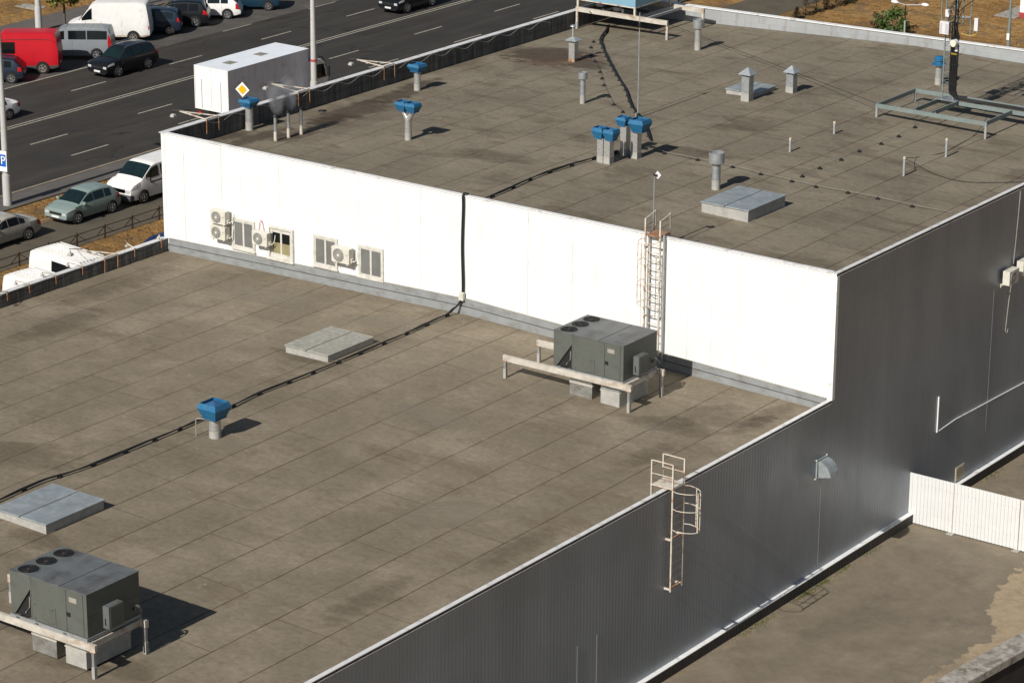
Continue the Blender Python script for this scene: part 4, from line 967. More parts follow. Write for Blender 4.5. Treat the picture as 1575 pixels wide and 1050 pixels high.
# ================================================================== METAL FENCE in the yard
t = thing('metal_fence', 'white corrugated metal fence standing out from the grey side wall', 'fence', (.2, 6.2, 0))
mb = MB(); x = .2; prof = []
while x < 1.74+.0: prof += [(x, 0), (x+.075, 0), (x+.09, .02), (x+.135, .02)]; x += .15
pl = lambda a, b: [(a+i*.15+o_, y_) for i in range(round((b-a)/.15)) for o_, y_ in ((0, 0), (.115, 0), (.125, .026), (.142, .026))]
for a, b_ in ((.2, 1.85), (1.86, 4.56), (4.57, 8.9)):
    P = pl(a, b_); vs = [(x, 6.2+y, z) for z in (.04, 2.02) for x, y in P]; n_ = len(P)
    o = MB().add(vs, [(i, i+1, i+1+n_, i+n_) for i in range(n_-1)]).build('panel', 'fencewhite', t, fix=False)
    so_ = o.modifiers.new('thickness', 'SOLIDIFY'); so_.thickness = .004
for x in (1.84, 4.54):
    p = MB().box(x-.012, x+.012, 6.185, 6.198, 0, 2.0).build('post', 'rustpaint', t); MB().box(x-.15, x+.12, 6.02, 6.25, .0, .03).build('footing', 'collar', p)
MB().box(.2, 8.9, 6.225, 6.265, .5, .54).box(.2, 8.9, 6.225, 6.265, 1.6, 1.64).build('rail', 'greysteel', t)
MB().box(.006, .12, 6.17, 6.23, .42, 2.02).build('end_panel', 'fencewhite', t)
MB().box(.12, .20, 6.195, 6.205, .40, 2.02).build('end_panel', 'fencewhite', t)

# ================================================================== PARAPET FLOODLIGHTS
def floodlamp(t, p, s=1.):
    o = MB().rect_loft([(.11*s, .11*s, -.12*s), (.10*s, .10*s, -.03*s), (.04*s, .04*s, .03*s)], p).build('lamp', 'rimgrey', t, bevel=.01)
    MB().cyl(Vector(p)+Vector((0, 0, .03*s)), Vector(p)+Vector((0, 0, .12*s)), .015, n=8).build('hanger', 'darkmetal', o)
def bracket(px, py, tx, ty, zc, label, big=True):
    b = at(px, py, x=-31.58); b.z = zc; tip = at(tx, ty, z=zc+.22)
    t = thing('floodlight', label, 'floodlight', b, 'floodlights on rusty brackets along the street parapets')
    if big:
        for dy in (0, .75):
            q = b+Vector((0, dy, 0)); MB().beam(q+Vector((.03, 0, -.55)), q+Vector((.03, 0, .05)), .045).build('bracket', 'rust', t)
        MB().beam(b+Vector((0, 0, .06)), tip, .04).beam(b+Vector((0, .75, .06)), tip, .04).beam(b+Vector((0, 0, .06)), b+Vector((0, .75, .06)), .04).beam((b*.6+tip*.4)+Vector((0, 0, .03)), (b+Vector((0, .75, .06)))*.6+tip*.4, .03).build('arm', 'rustpaint', t)
        floodlamp(t, tip+Vector((-.22, -.15, -.14)), .95); floodlamp(t, tip+Vector((.25, .42, -.12)), .75)
        MB().tube([tip+Vector((-.28, -.15, .02)), tip+Vector((.1, .1, .03)), tip+Vector((.28, .42, .02))], .018).build('yoke', 'darkmetal', t)
        MB().tube(sm([tip, (tip*.6+b*.4)+Vector((0, 0, -.25)), b+Vector((-.1, .1, 0))]), .008).build('cable', 'black', t, True)
    else:
        MB().beam(b+Vector((.03, 0, -.33)), b+Vector((.03, 0, .05)), .035).build('bracket', 'rust', t)
        MB().beam(b+Vector((.03, 0, .06)), tip, .03).build('arm', 'rustpaint', t)
        floodlamp(t, tip+Vector((0, 0, -.08)), .6)
    return t
for (px, py, tx, ty), lab in zip(((317, 184, 276, 171), (458, 139, 418, 129), (590, 100, 549, 92)), ('rusty floodlight bracket on the upper parapet nearest the white wall corner', 'rusty floodlight bracket on the upper parapet behind the smoking stacks', 'rusty floodlight bracket on the upper parapet farthest along the street')):
    bracket(px, py, tx, ty, ZT, lab)
bracket(160, 396, 118, 384, ZP, 'large twin-lamp bracket on the lower parapet over the van roof')
for (px, py, tx, ty), lab in zip(((10, 447, -1, 449), (44, 435, 24, 432), (85, 421, 65, 419), (126, 407, 104, 404), (206, 380, 195, 374), (247, 366, 244, 361)),
    ('small floodlight arm on the lower parapet at the photo edge', 'small floodlight arm in front of the nearer low white van', 'small floodlight arm between the two white van roofs', 'small floodlight arm in front of the dark van window', 'small floodlight arm above the dry grass', 'small floodlight arm in front of the blue car')):
    bracket(px, py, tx, ty, ZP, lab, False)
# drooping wires on the parapets
pts = []
for i in range(15):
    y = -.6-i*.82; pts.append((-31.57, y, ZP-.05-(.13 if i % 2 else 0)))
o = MB().tube(sm(pts), .014).build('parapet_wire', 'black'); tag(o, 'black wire drooping along the inside of the lower parapet', 'wire')
pts = [(-31.56, 2.5+i*.85, ZT-.03-(.2 if i % 2 else 0)) for i in range(30)]
o = MB().tube(sm(pts), .012).build('parapet_wire', 'conduit'); tag(o, 'pale wire drooping along the inside of the upper street parapet', 'wire')

# ================================================================== SMOKE
def smoke_mat():
    mt = bpy.data.materials.new('smoke'); mt.use_nodes = True; nt = mt.node_tree
    nt.nodes.remove(nt.nodes['Principled BSDF']); v = nt.nodes.new('ShaderNodeVolumePrincipled')
    v.inputs['Color'].default_value = (.95, .95, .96, 1); v.inputs['Anisotropy'].default_value = .2
    tc = nt.nodes.new('ShaderNodeTexCoord')
    n = noise(nt, 3.2, 6, (1, 1, .8), .62)
    # fade towards the hull using generated coords
    mp = nt.nodes.new('ShaderNodeMapping'); mp.inputs['Location'].default_value = (-1, -1, -1); mp.inputs['Scale'].default_value = (2, 2, 2); nt.links.new(tc.outputs['Generated'], mp.inputs[0])
    ln = nt.nodes.new('ShaderNodeVectorMath'); ln.operation = 'LENGTH'; nt.links.new(mp.outputs[0], ln.inputs[0])
    fade = ramp(nt, ln.outputs['Value'], [(.1, g(1)), (.95, g(0))])
    dn = ramp(nt, n, [(.36, g(0)), (.6, g(1))])
    nt.links.new(mth(nt, 'MULTIPLY', mth(nt, 'MULTIPLY', dn, fade), 7.5), v.inputs['Density'])
    nt.links.new(v.outputs[0], nt.nodes['Material Output'].inputs['Volume']); return mt
MAT['smoke'] = smoke_mat()
for px, py, w_, lab in ((424, 177, 1.0, 'wisp of smoke rising from the leftmost thin stack'), (444, 170, 1.0, 'wisp of smoke rising from the middle thin stack')):
    b = at(px, py, y=(up(px, 217 if px < 430 else 212)).y)
    o = MB().sphere((0, 0, 0), 1, 16, 12, (.42, .4, .85)).build('smoke', 'smoke', None, True); o.location = b+Vector((-.08, .1, .72)); o.rotation_euler = (0, R(-10), 0)
    tag(o, lab, 'smoke', 'smoke over the thin stacks', 'stuff')

# ================================================================== BILLBOARD FRAME (top)
pA, pB, pC = up(887.6, 44), up(1026, 62), up(1081, 43)
zbm = ht(1027, 39, pB)
t = thing('billboard_frame', 'rusty white steel frame carrying a pale blue sign box at the back of the roof', 'sign frame', pA)
for p in (pA, pB, pC, Vector((pA.x, pC.y, zup(pA.x)))):
    q = MB().box(p.x-.05, p.x+.05, p.y-.05, p.y+.05, p.z, zbm).build('post', 'rustpaint', t); MB().box(p.x-.06, p.x+.06, p.y-.06, p.y+.06, p.z, p.z+.35).build('sleeve', 'collar', q)
yA, yC = pA.y, pC.y
MB().box(pA.x-.06, pB.x+.06, yA-.06, yA+.06, zbm, zbm+.22).build('front_beam', 'rustywhite', t)
MB().box(pA.x-.06, pC.x+.06, yC-.06, yC+.06, zbm, zbm+.22).build('rear_beam', 'rustywhite', t)
fB = at(976.6, 11.7, y=yA-.0); zs = fB.z; xs0 = at(889, 15, y=yA).x; xs1 = fB.x
for x in (pA.x, pA.x+1.2, xs1, xs1+.5): MB().box(x-.05, x+.05, yA+.065, yC-.065, zbm+.03, zbm+.15).build('cross_beam', 'greysteel', t)
MB().box(pA.x+.9, xs1-.3, yA+1.6, yA+1.72, zbm+.03, zbm+.15).build('inner_beam', 'darkmetal', t)
for x in (xs0, xs1): 
    for y in (yA, yC-.3): MB().box(x-.05, x+.05, y-.04, y+.04, zbm+.222, zs).build('upright', 'rustpaint', t)
MB().box(xs0-.06, xs1+.08, yA-.08, yA-.0, zs-.05, zs).box(xs1, xs1+.08, yA, yC-.3, zs-.05, zs).build('sign_edge', 'rustpaint', t)
MB().box(xs0-.05, xs1+.07, yA-.07, yC-.3, zs+.002, zs+4.2).build('sign_box', 'billboard', t)
MB().box(xs0+.0, xs1, yA+.05, yC-.4, zs-.1, zs-.002).build('underside', 'voidshade', t)
for x, y in ((xs0+.5, yA+1.2), (xs0+1.7, yA+.9)):
    o = MB().rect_loft([(.16, .12, -.1), (.16, .12, .05), (.05, .05, .12)], (x, y, zs-.42)).build('floodlight', 'boxwhite', t); MB().cyl((x, y, zs-.3), (x, y, zs-.101), .02, n=8).build('hanger', 'darkmetal', o)
MB().tube(sm([(xs0+.6, yA, zbm+.2), (xs0+.9, yA-.02, zs-.6), (xs0+1.5, yA+.5, zs-.3), (xs0+2.6, yA+.8, zs-.2)]), .03).build('cable', 'black', t, True)
pq = at(1043, 9, y=yA+2.3)
# long taut wire to the mast frame
# ================================================================== MAST
fl, fr_, bl, br = up(1346.3, 181), up(1517, 213), up(1407, 156.5), up(1570, 178)
zf = ht(1346, 160, fl)
t = thing('mast_base_frame', 'grey-green steel base frame standing on posts under the lattice mast', 'frame', fl)
XL, XR, YF, YB = fl.x, fr_.x, (fl.y+fr_.y)/2, bl.y
for x, y in ((XL, YF), (XR, YF), (bl.x, YB), (XR+2.0, YB)):
    q = MB().cyl((x, y, zup(x)), (x, y, zf-.14), .055, n=12).build('post', 'greysteel', t, True); MB().lathe([(.075, 0), (.075, .05)], (x, y, zf-.15), 12).build('collar', 'galv', q)
def ch(mb, a, b):   # channel beam along x or y
    mb.beam(Vector(a)-Vector((0, 0, .09)), Vector(b)-Vector((0, 0, .09)), .06, .18); return mb
for a, b_ in (((XL-.05, YF, zf), (XR+.05, YF, zf)), ((XL, YB, zf), (XR+4.5, YB, zf)), ((XL, YF+.06, zf), (XL, YB-.06, zf)), ((XR+2.0, YF+1.6, zf), (XR+2.0, YB-.06, zf))):
    ch(MB(), a, b_).build('beam', 'mast', t)
mbase = at(1460, 153, z=zf); MX, MY = mbase.x, mbase.y
ym = MY-.1
for x in (MX-.45, MX+.42, XR-.05): ch(MB(), (x, YF+.06, zf), (x, ym, zf)).build('joist', 'mast', t)
ch(MB(), (MX-.5, ym+.06, zf), (XR+4.5, ym+.06, zf)).build('middle_beam', 'mast', t)
MB().box(MX-.5, MX+.5, MY-.35, MY+.35, zf+.008, zf+.03).build('base_plate', 'galv', t)
mb = MB()
for i in range(3): x = XL+.9+i*.95; mb.cyl((x, YF-.02, zf), (x, YF-.02, zf+.06), .03, n=8)
mb.build('bolts', 'galv', t)
t = thing('lattice_mast', 'slim lattice mast loaded with black cables at the right of the roof', 'mast', (MX, MY, zf))
HM = zf+9.5
legs = [Vector((MX-.27, MY-.15, 0)), Vector((MX+.27, MY-.15, 0)), Vector((MX, MY+.3, 0))]
ZC = at(1473, 44, y=MY-.2).z
for l in legs: MB().beam((l.x, l.y, zf+.03), (l.x, l.y, HM), .045).build('leg', 'mast', t)
mb = MB(); z = zf+.15
while z < HM-.3:
    for i in range(3):
        a, b_ = legs[i], legs[(i+1) % 3]; mb.beam((a.x, a.y, z), (b_.x, b_.y, z+.17), .014).beam((b_.x, b_.y, z+.17), (a.x, a.y, z+.34), .014)
    z += .34
mb.build('lattice', 'mast', t)
# black cable column
ct = thing('antenna_cables', 'thick black cable column running down the mast and bending along the frame', 'cable', (MX+.2, MY-.2, zf))
rnd = random.Random(9)
mb = MB()
for i in range(14):
    x = MX+.10+(i % 7)*.05; y = MY-.22-(i//7)*.06
    mb.tube(sm([(x+rnd.uniform(-.1, .1), y, HM if i in (2, 9, 12) else ZC+rnd.uniform(-.3, .5)), (x+rnd.uniform(-.02, .02), y, ZC-.9), (x, y, zf+.9), (x+.04, y+.02, zf+.35), (x+.35, y+.1, zf+.12+(i % 4)*.03), (x+1.2, y+.22, zf+.06+(i % 4)*.03), (x+3.5, y+.22, zf+.06+(i % 4)*.03), (x+6, y+.22, zf+.06)], 5), .024, 6)
mb.build('strands', 'black', ct, True)
for z in (zf+.75, zf+1.6, zf+2.4, zf+3.4, zf+4.6): MB().box(MX+.06, MX+.44, MY-.32, MY-.16, z, z+.03).build('clamp', 'darkmetal', ct)
mb = MB()
for i in range(6): x = MX+.14+i*.045; mb.box(x, x+.025, MY-.325, MY-.315, zf+2.05, zf+2.12)
mb.build('tag', 'yellowcable', ct)
for i in range(9):
    s = rnd.uniform(zf+2.6, zf+4.6); x = MX+rnd.uniform(0, .45)
    MB().tube(sm([(x, MY-.3, s), (x+rnd.uniform(-.25, .2), MY-.42, s+.35), (x+rnd.uniform(-.1, .3), MY-.35, s+.8), (x+rnd.uniform(-.1, .3), MY-.25, s+1.3)]), .014, 5).build('loop', 'black', ct, True)
for (px, py, x2, y2, dy) in ((1485, 50, 1500, 56, 0),): pass
def boxat(name, px0, py0, px1, py1, y, d, label, mat, cat, vents=False, grp=None):
    a, b_ = at(px0, py1, y=y), at(px1, py0, y=y); x0, x1, z0, z1 = a.x, b_.x, min(a.z, b_.z), max(a.z, b_.z)
    t = thing(name, label, cat, ((x0+x1)/2, y, z0), grp)
    MB().box(x0, x1, y, y+d, z0, z1).build('casing', mat, t, bevel=.01)
    if vents:
        for s0, s1 in ((.08, .28), (.62, .94)):
            mb = MB(); n_ = 12
            for i in range(n_): z = z0+(z1-z0)*(.1+.8*i/n_); mb.box(x0+(x1-x0)*s0, x0+(x1-x0)*s1, y-.006, y-.001, z, z+(z1-z0)*.03)
            mb.build('louvre', 'greysteel', t)
    MB().box(x0+.3*(x1-x0), x0+.6*(x1-x0), y+d, y+d+.12, z0+.3*(z1-z0), z0+.7*(z1-z0)).build('mount', 'mast', t)
    for i in range(3): xx = x0+(x1-x0)*(.25+.25*i); MB().cyl((xx, y+d/2, z0-.05), (xx, y+d/2, z0), .015, n=8).build('connector', 'yellowcable' if i == 1 else 'darkmetal', t)
    return t
boxat('radio_unit', 1444.5, 35, 1459.5, 52, MY-.45, .22, 'louvred white radio unit on the left of the mast', 'boxwhite', 'radio unit', True)
boxat('radio_unit', 1453.5, 16, 1460, 26, MY-.4, .16, 'small pale radio box high on the mast', 'boxwhite', 'radio unit')
t = boxat('panel_antenna', 1447.5, -70, 1452.8, 33, MY-.40, .12, 'long cream panel antenna rising out of frame at the mast', 'radome', 'antenna')
# dish
c = at(1468.5, 66.5, y=MY-.45)
t = thing('microwave_dish', 'round cream microwave dish on the mast', 'dish', c)
MB().cyl(c+Vector((-.02, -.12, 0)), c+Vector((.0, .10, 0)), .155, n=28).build('drum', 'boxwhite', t, True); MB().cyl(c+Vector((-.022, -.13, 0)), c+Vector((-.02, -.121, 0)), .15, n=28).build('radome', 'radome', t, True)
MB().box(c.x-.04, c.x+.04, c.y+.1, c.y+.3, c.z-.05, c.z+.05).build('mount', 'mast', t)
MB().box(c.x-.03, c.x+.09, c.y+.1, c.y+.16, c.z-.38, c.z-.16).build('transceiver', 'boxwhite', t)
# side poles with panels
sp = thing('antenna_pole', 'pair of thin grey poles held out right of the mast', 'pole', (MX+.9, MY, zf+3.8))
for px in (1482, 1494):
    a = at(px, 0, y=MY+.1); b0 = at(px-(2 if px == 1494 else 1), 54 if px == 1494 else 38, y=MY+.1)
    MB().cyl(b0, (b0.x, b0.y, HM-.5), .03, n=10).build('pole', 'mast', sp, True)
a = at(1476, 27, y=MY+.05); b_ = at(1494, 27, y=MY+.05)
MB().cyl(a, b_, .045, n=12).build('spacer', 'galv', sp, True); MB().beam(a-Vector((.5, 0, 0)), a, .03).build('arm', 'mast', sp)
a = at(1470, -8, y=MY+.05); MB().beam(a, a+Vector((.8, 0, .4)), .025).build('brace', 'mast', sp)
boxat('radio_unit', 1497.5, 29, 1504.5, 48, MY+.0, .10, 'narrow white radio box on the outer pole', 'boxwhite', 'radio unit')
a, b_ = at(1502, 49, y=MY+.05), at(1478, 52, y=MY-.1)
o = MB().tube(sm([a, a+Vector((-.05, 0, -.14)), (a+b_)/2+Vector((0, 0, -.12)), b_]), .014).build('loose_wire', 'yellowcable'); tag(o, 'yellow cable looping from the outer radio box to the mast', 'wire')
a, b_ = at(1472, 28, y=MY-.1), at(1506, -4, y=MY-.1)
o = MB().tube(sm([a, a+Vector((.1, 0, .3)), (a+b_)/2+Vector((0, 0, .15)), b_]), .018).build('loose_wire', 'black'); tag(o, 'black cable arching from the mast out of frame', 'wire')
a, b_ = up(1030, 44)+Vector((0, 0, .2)), Vector((XL, YF, zf))
o = MB().tube([a, b_], .012, 5).build('taut_wire', 'darkmetal'); tag(o, 'long taut wire from the sign frame to the mast frame', 'wire')

# ================================================================== VEHICLES
class Body:
    def __init__(s, L, W, H, top, belt, tumble=.16, hoodw=.9, zl=.24, nose=.08, tail=.06, roofr=.05):
        s.L, s.W, s.H, s.top, s.belt, s.tum, s.hoodw, s.zl, s.nose, s.tail, s.rr = L, W, H, top, belt, tumble, hoodw, zl, nose, tail, roofr
    def zt(s, x):
        T = s.top
        if x >= T[0][0]: return T[0][1]
        for (a, za), (b, zb_) in zip(T, T[1:]):
            if x >= b: f = (x-b)/(a-b); return zb_+(za-zb_)*f
        return T[-1][1]
    def pt(s, x, v):
        z = sum(s.zt(x+d)*w_ for d, w_ in ((-.07, .25), (0, .5), (.07, .25)))
        h = s.W/2; e = s.L/2
        f = 1-s.nose*max(0, (x-(e-.7))/.7)**2-s.tail*max(0, (-x-(e-.5))/.5)**2
        h *= f
        belt = min(s.belt, z-.05); up_ = max(0, (z-s.belt)/(s.H-s.belt))
        wt = h*(s.hoodw-(s.tum)*up_) if up_ > 0 else h*s.hoodw
        lowz = s.zl+.10*max(0, (abs(x)-(e-.35))/.35)
        mid = min(.62*s.belt+.02, belt-.02)
        P = [(0, z), (wt*.55, z-.008), (wt*.88, z-.03), (wt, z-s.rr-.02), (h*.965, belt), (h, mid), (h*.985, (mid+lowz)/2), (h*.93, lowz), (0, lowz-.02)]
        i = min(int(v), len(P)-2); f = v-i
        y = P[i][0]+(P[i+1][0]-P[i][0])*f; zz = P[i][1]+(P[i+1][1]-P[i][1])*f
        return Vector((x, y, zz))
    def mesh(s, x0=None, x1=None, n=56):
        x0 = -s.L/2 if x0 is None else x0; x1 = s.L/2 if x1 is None else x1
        mb = MB(); cols = [x0+(x1-x0)*i/n for i in range(n+1)]; V = []; 
        for x in cols:
            row = [s.pt(x, v) for v in range(9)]
            V += row+[Vector((p.x, -p.y, p.z)) for p in row[7:0:-1]]
        m_ = 16; F = [(i*m_+j, i*m_+(j+1) % m_, (i+1)*m_+(j+1) % m_, (i+1)*m_+j) for i in range(n) for j in range(m_)]
        F += [tuple(range(m_-1, -1, -1)), tuple(range(n*m_, n*m_+m_))]
        return mb.add(V, F)
    def patch(s, quad, off=.012, n=8, sides=(1, -1)):
        # quad: four (x, v) corners
        mb = MB(); (a, b, c, d) = quad
        for sg in sides:
            V = []
            for i in range(n+1):
                for j in range(n+1):
                    u, w_ = i/n, j/n
                    x = (a[0]*(1-u)+b[0]*u)*(1-w_)+(d[0]*(1-u)+c[0]*u)*w_; v = (a[1]*(1-u)+b[1]*u)*(1-w_)+(d[1]*(1-u)+c[1]*u)*w_
                    p = s.pt(x, v); px = s.pt(x+.01, v)-p; pv = s.pt(x, min(v+.02, 8))-s.pt(x, max(v-.02, 0))
                    nn = pv.cross(px)
                    if nn.length < 1e-9: nn = Vector((0, 0, 1))
                    nn.normalize()
                    if nn.y < 0 and v > 2.2: nn = -nn
                    if v <= 2.2 and nn.z < 0: nn = -nn
                    q = p+nn*off; V.append(Vector((q.x, q.y*sg, q.z)))
            mb.add(V, [(i*(n+1)+j, i*(n+1)+j+1, (i+1)*(n+1)+j+1, (i+1)*(n+1)+j) for i in range(n) for j in range(n)])
        return mb
def wheel(t, x, y, r, rimmat, sg):
    w_ = .2; tw = MB().lathe([(r*.62, -w_/2), (r*.95, -w_/2), (r, -w_/2+.03), (r, w_/2-.03), (r*.95, w_/2), (r*.62, w_/2)], (0, 0, 0), 24)
    def put(mb): 
        mb.v = [Vector((x+p.x, y-sg*p.z, r+p.y)) for p in mb.v]; return mb
    wh = put(tw).build('wheel', 'tyre', t, True)
    rb = MB().lathe([(r*.66, -w_/2-.004), (r*.66, -w_/2-.012), (r*.60, -w_/2-.012), (r*.56, -w_/2-.002)], (0, 0, 0), 24, False)
    for k in range(5):
        a = k*2*math.pi/5; rb.beam((r*.1*math.cos(a), r*.1*math.sin(a), -w_/2-.012), (r*.62*math.cos(a), r*.62*math.sin(a), -w_/2-.012), r*.15, .02)
    rb.cyl((0, 0, -w_/2-.03), (0, 0, -w_/2), r*.17, n=12)
    put(rb).build('rim', rimmat, wh)
def vehicle(name, label, cat, body, mat, wheels, wr, rim='rim', shield=None, rear=None, sides=(), head=None, tail=None, low=None, grille=True, glass='glass', topmat=None, mirrors=None, group=None, roofrails=False, rack=None):
    t = thing(name, label, cat, (0, 0, 0), group)
    body.mesh().build('body', mat, t, True)
    if shield: body.patch([(shield[0], 0), (shield[1], 0), (shield[1], 2.75), (shield[0], 2.75)]).build('windscreen', glass, t, True)
    if rear: body.patch([(rear[0], 0), (rear[1], 0), (rear[1], 2.6), (rear[0], 2.6)]).build('rear_window', glass, t, True)
    for x0, x1 in sides:
        for s in (1, -1): body.patch([(x0, 3.12), (x1, 3.12), (x1, 3.9), (x0, 3.9)], .012, 8, (s,)).build('side_window', glass, t, True)
    if topmat: body.patch([(topmat[1], 0), (topmat[2], 0), (topmat[2], 2.9), (topmat[1], 2.9)], .006).build('roof_skin', topmat[0], t, True)
    if head: 
        for s in (1, -1): body.patch([(head[0], head[2]), (head[1], head[2]), (head[1], head[3]), (head[0], head[3])], .014, 6, (s,)).build('headlight', 'lamp', t, True)
    if tail:
        for s in (1, -1): body.patch([(tail[0], tail[2]), (tail[1], tail[2]), (tail[1], tail[3]), (tail[0], tail[3])], .014, 6, (s,)).build('taillight', 'red', t, True)
    if low: body.patch([(-body.L/2+.02, low[0]), (body.L/2-.02, low[0]), (body.L/2-.02, 7.3), (-body.L/2+.02, 7.3)], .008, 24).build('sill_cladding', low[1], t, True)
    e = body.L/2; zf_ = body.zt(e)
    if grille and head:
        for s in (1, -1): MB().box(e-.06, e+.01, min(s*body.W*.27, s*body.W*.42), max(s*body.W*.27, s*body.W*.42), zf_*.74, zf_*.93).build('headlight', 'lamp', t, bevel=.02)
        MB().box(e-.02, e+.008, -body.W*.36, body.W*.36, .27, .34).build('air_intake', 'voidshade', t)
    if grille: MB().box(e-.02, e+.012, -body.W*.24, body.W*.24, zf_*.74, zf_*.92).build('grille', 'darkmetal', t); MB().box(e, e+.025, -.25, .25, .36, .47).build('number_plate', 'plate', t)
    MB().box(-e-.012, -e+.02, -.25, .25, .5, .62).build('number_plate', 'plate', t)
    # panel gaps
    hw = body.W/2
    for x in wheels:
        for s in (1, -1):
            yy = body.pt(x, 5.5).y
            mb = MB().cyl((x, s*(yy-.03), wr+.02), (x, s*(yy+.012), wr+.02), wr*1.16, n=24); mb.build('wheel_arch', 'voidshade', t)
            wheel(t, x, s*(yy-.055), wr, rim, s)
    for xg in body.doors if hasattr(body, 'doors') else ():
        body.patch([(xg, 4.02), (xg+.012, 4.02), (xg+.012, 6.9), (xg, 6.9)], .004, 4).build('door_gap', 'darkmetal', t)
    if mirrors:
        for s in (1, -1): p = body.pt(mirrors, 4.0); MB().box(p.x-.06, p.x+.06, s*(p.y)+(.01 if s > 0 else -.2), s*(p.y)+(.2 if s > 0 else -.01), p.z+.0, p.z+.14).build('mirror', 'plastic' if mat == 'vwhite' else mat, t, bevel=.02)
    if roofrails:
        for s in (1, -1): MB().tube([(x, s*body.W*.33, body.zt(x)+.05) for x in (.5, .2, -.4, -1.0, -1.4)], .02).build('roof_rail', 'chrome', t, True)
    return t
def put(t, px, py, lx, ly, head):
    # the vehicle-local ground point (lx, ly) lands on the pixel; head: world heading angle of +x
    p = at(px, py, z=0.0); c, s = math.cos(head), math.sin(head)
    t.rotation_euler.z = head; t.location = (p.x-(lx*c-ly*s), p.y-(lx*s+ly*c), .004); return t
SOUTH = -math.pi/2; DIAG = math.atan2(-.58, -.81)
hatch_top = [(1.95, .70), (1.9, .79), (1.5, .90), (1.05, .97), (.35, 1.40), (0, 1.49), (-.7, 1.50), (-1.4, 1.42), (-1.85, 1.02), (-1.92, .8), (-1.95, .6)]
suv_top = [(2.28, .80), (2.22, .90), (1.9, .98), (1.15, 1.06), (.5, 1.52), (.2, 1.62), (-.8, 1.66), (-1.75, 1.60), (-2.15, 1.12), (-2.25, .9), (-2.28, .6)]
sedan_top = [(2.26, .64), (2.2, .74), (1.8, .86), (1.05, .94), (.3, 1.36), (-.1, 1.44), (-.7, 1.42), (-1.55, 1.04), (-2.1, .98), (-2.22, .86), (-2.26, .6)]
mpv_top = [(2.1, .6), (2.02, .8), (1.6, .98), (1.1, 1.12), (.2, 1.56), (-.3, 1.62), (-1.3, 1.6), (-1.8, 1.48), (-2.05, .95), (-2.1, .6)]
t5_top = [(2.44, .86), (2.37, 1.02), (2.15, 1.12), (1.62, 1.28), (.85, 1.86), (.5, 1.94), (-1.5, 1.96), (-2.3, 1.92), (-2.40, 1.2), (-2.44, .8)]
big_top = [(2.7, .74), (2.62, .98), (2.35, 1.14), (1.75, 1.36), (1.1, 2.2), (.7, 2.46), (-2.0, 2.5), (-2.6, 2.44), (-2.68, 1.6), (-2.72, .8)]
def mk(L, W, H, top, belt, doors=(), **k): b = Body(L, W, H, top, belt, **k); b.doors = doors; return b
SIDE = dict(hatch=((.75, .02), (-.03, -.75), (-.82, -1.25)), suv=((.85, .08), (.02, -.85), (-.92, -1.65)), sedan=((.72, -.0), (-.06, -.75), (-.8, -1.15)))
# grey-green hatchback
b1 = mk(3.9, 1.7, 1.5, hatch_top, .92, (.75, -.02, -.95))
put(vehicle('parked_car', 'grey-green hatchback parked in front of the white minibus', 'car', b1, 'vgreen', (1.22, -1.25), .31, 'rim', (1.02, .30), (-1.45, -1.82), SIDE['hatch'], (1.35, 1.9, 3.0, 4.3), (-1.65, -1.88, 3.6, 4.6), mirrors=.8, glass='glassblue'), 120, 344.5, 1.22, .82, SOUTH)
# silver sedan
b2 = mk(4.5, 1.74, 1.45, sedan_top, .90, (.75, -.05, -1.0))
put(vehicle('parked_car', 'silver beige saloon at the left edge behind the grey-green hatchback', 'car', b2, 'vsilver', (1.3, -1.32), .31, 'rim', (1.0, .28), (-.75, -1.5), SIDE['sedan'], (1.7, 2.2, 3.0, 4.3), (-1.98, -2.22, 3.7, 4.8), mirrors=.75), 44, 369, -1.32, .84, SOUTH)
# black SUV moving
b3_ = mk(4.56, 1.8, 1.68, suv_top, 1.02, (.8, -.02, -1.0))
put(vehicle('moving_car', 'black estate SUV with roof rails driving in the far lane', 'car', b3_, 'vblack', (1.32, -1.28), .34, 'rim', (1.12, .48), (-1.8, -2.12), SIDE['suv'], (1.7, 2.22, 3.05, 4.5), (-1.95, -2.2, 3.7, 4.5), mirrors=.95, roofrails=True, glass='glassblue'), 183, 118.5, 1.32, .86, SOUTH)
b4_ = mk(4.6, 1.85, 1.72, [(x, z*1.03) for x, z in suv_top], 1.05, (.8, -.02))
put(vehicle('moving_car', 'black SUV driving at the top of the road', 'car', b4_, 'vblack', (1.35, -1.35), .36, 'rim', (1.12, .48), (-1.8, -2.12), SIDE['suv'], (1.7, 2.22, 3.05, 4.5), (-1.95, -2.2, 3.7, 4.5), mirrors=.95), 626.5, 20.5, 1.35, .88, SOUTH)
# white sedan on the road
b5_ = mk(4.4, 1.7, 1.4, sedan_top, .88, (.75, -.05))
put(vehicle('moving_car', 'white saloon on the road behind the left street lamp', 'car', b5_, 'vwhite', (1.25, -1.28), .3, 'hub', (1.0, .28), (-.75, -1.5), SIDE['sedan'], (1.7, 2.2, 3.0, 4.3), (-1.98, -2.18, 3.7, 4.8)), 15, 184.5, -1.28, .83, SOUTH)
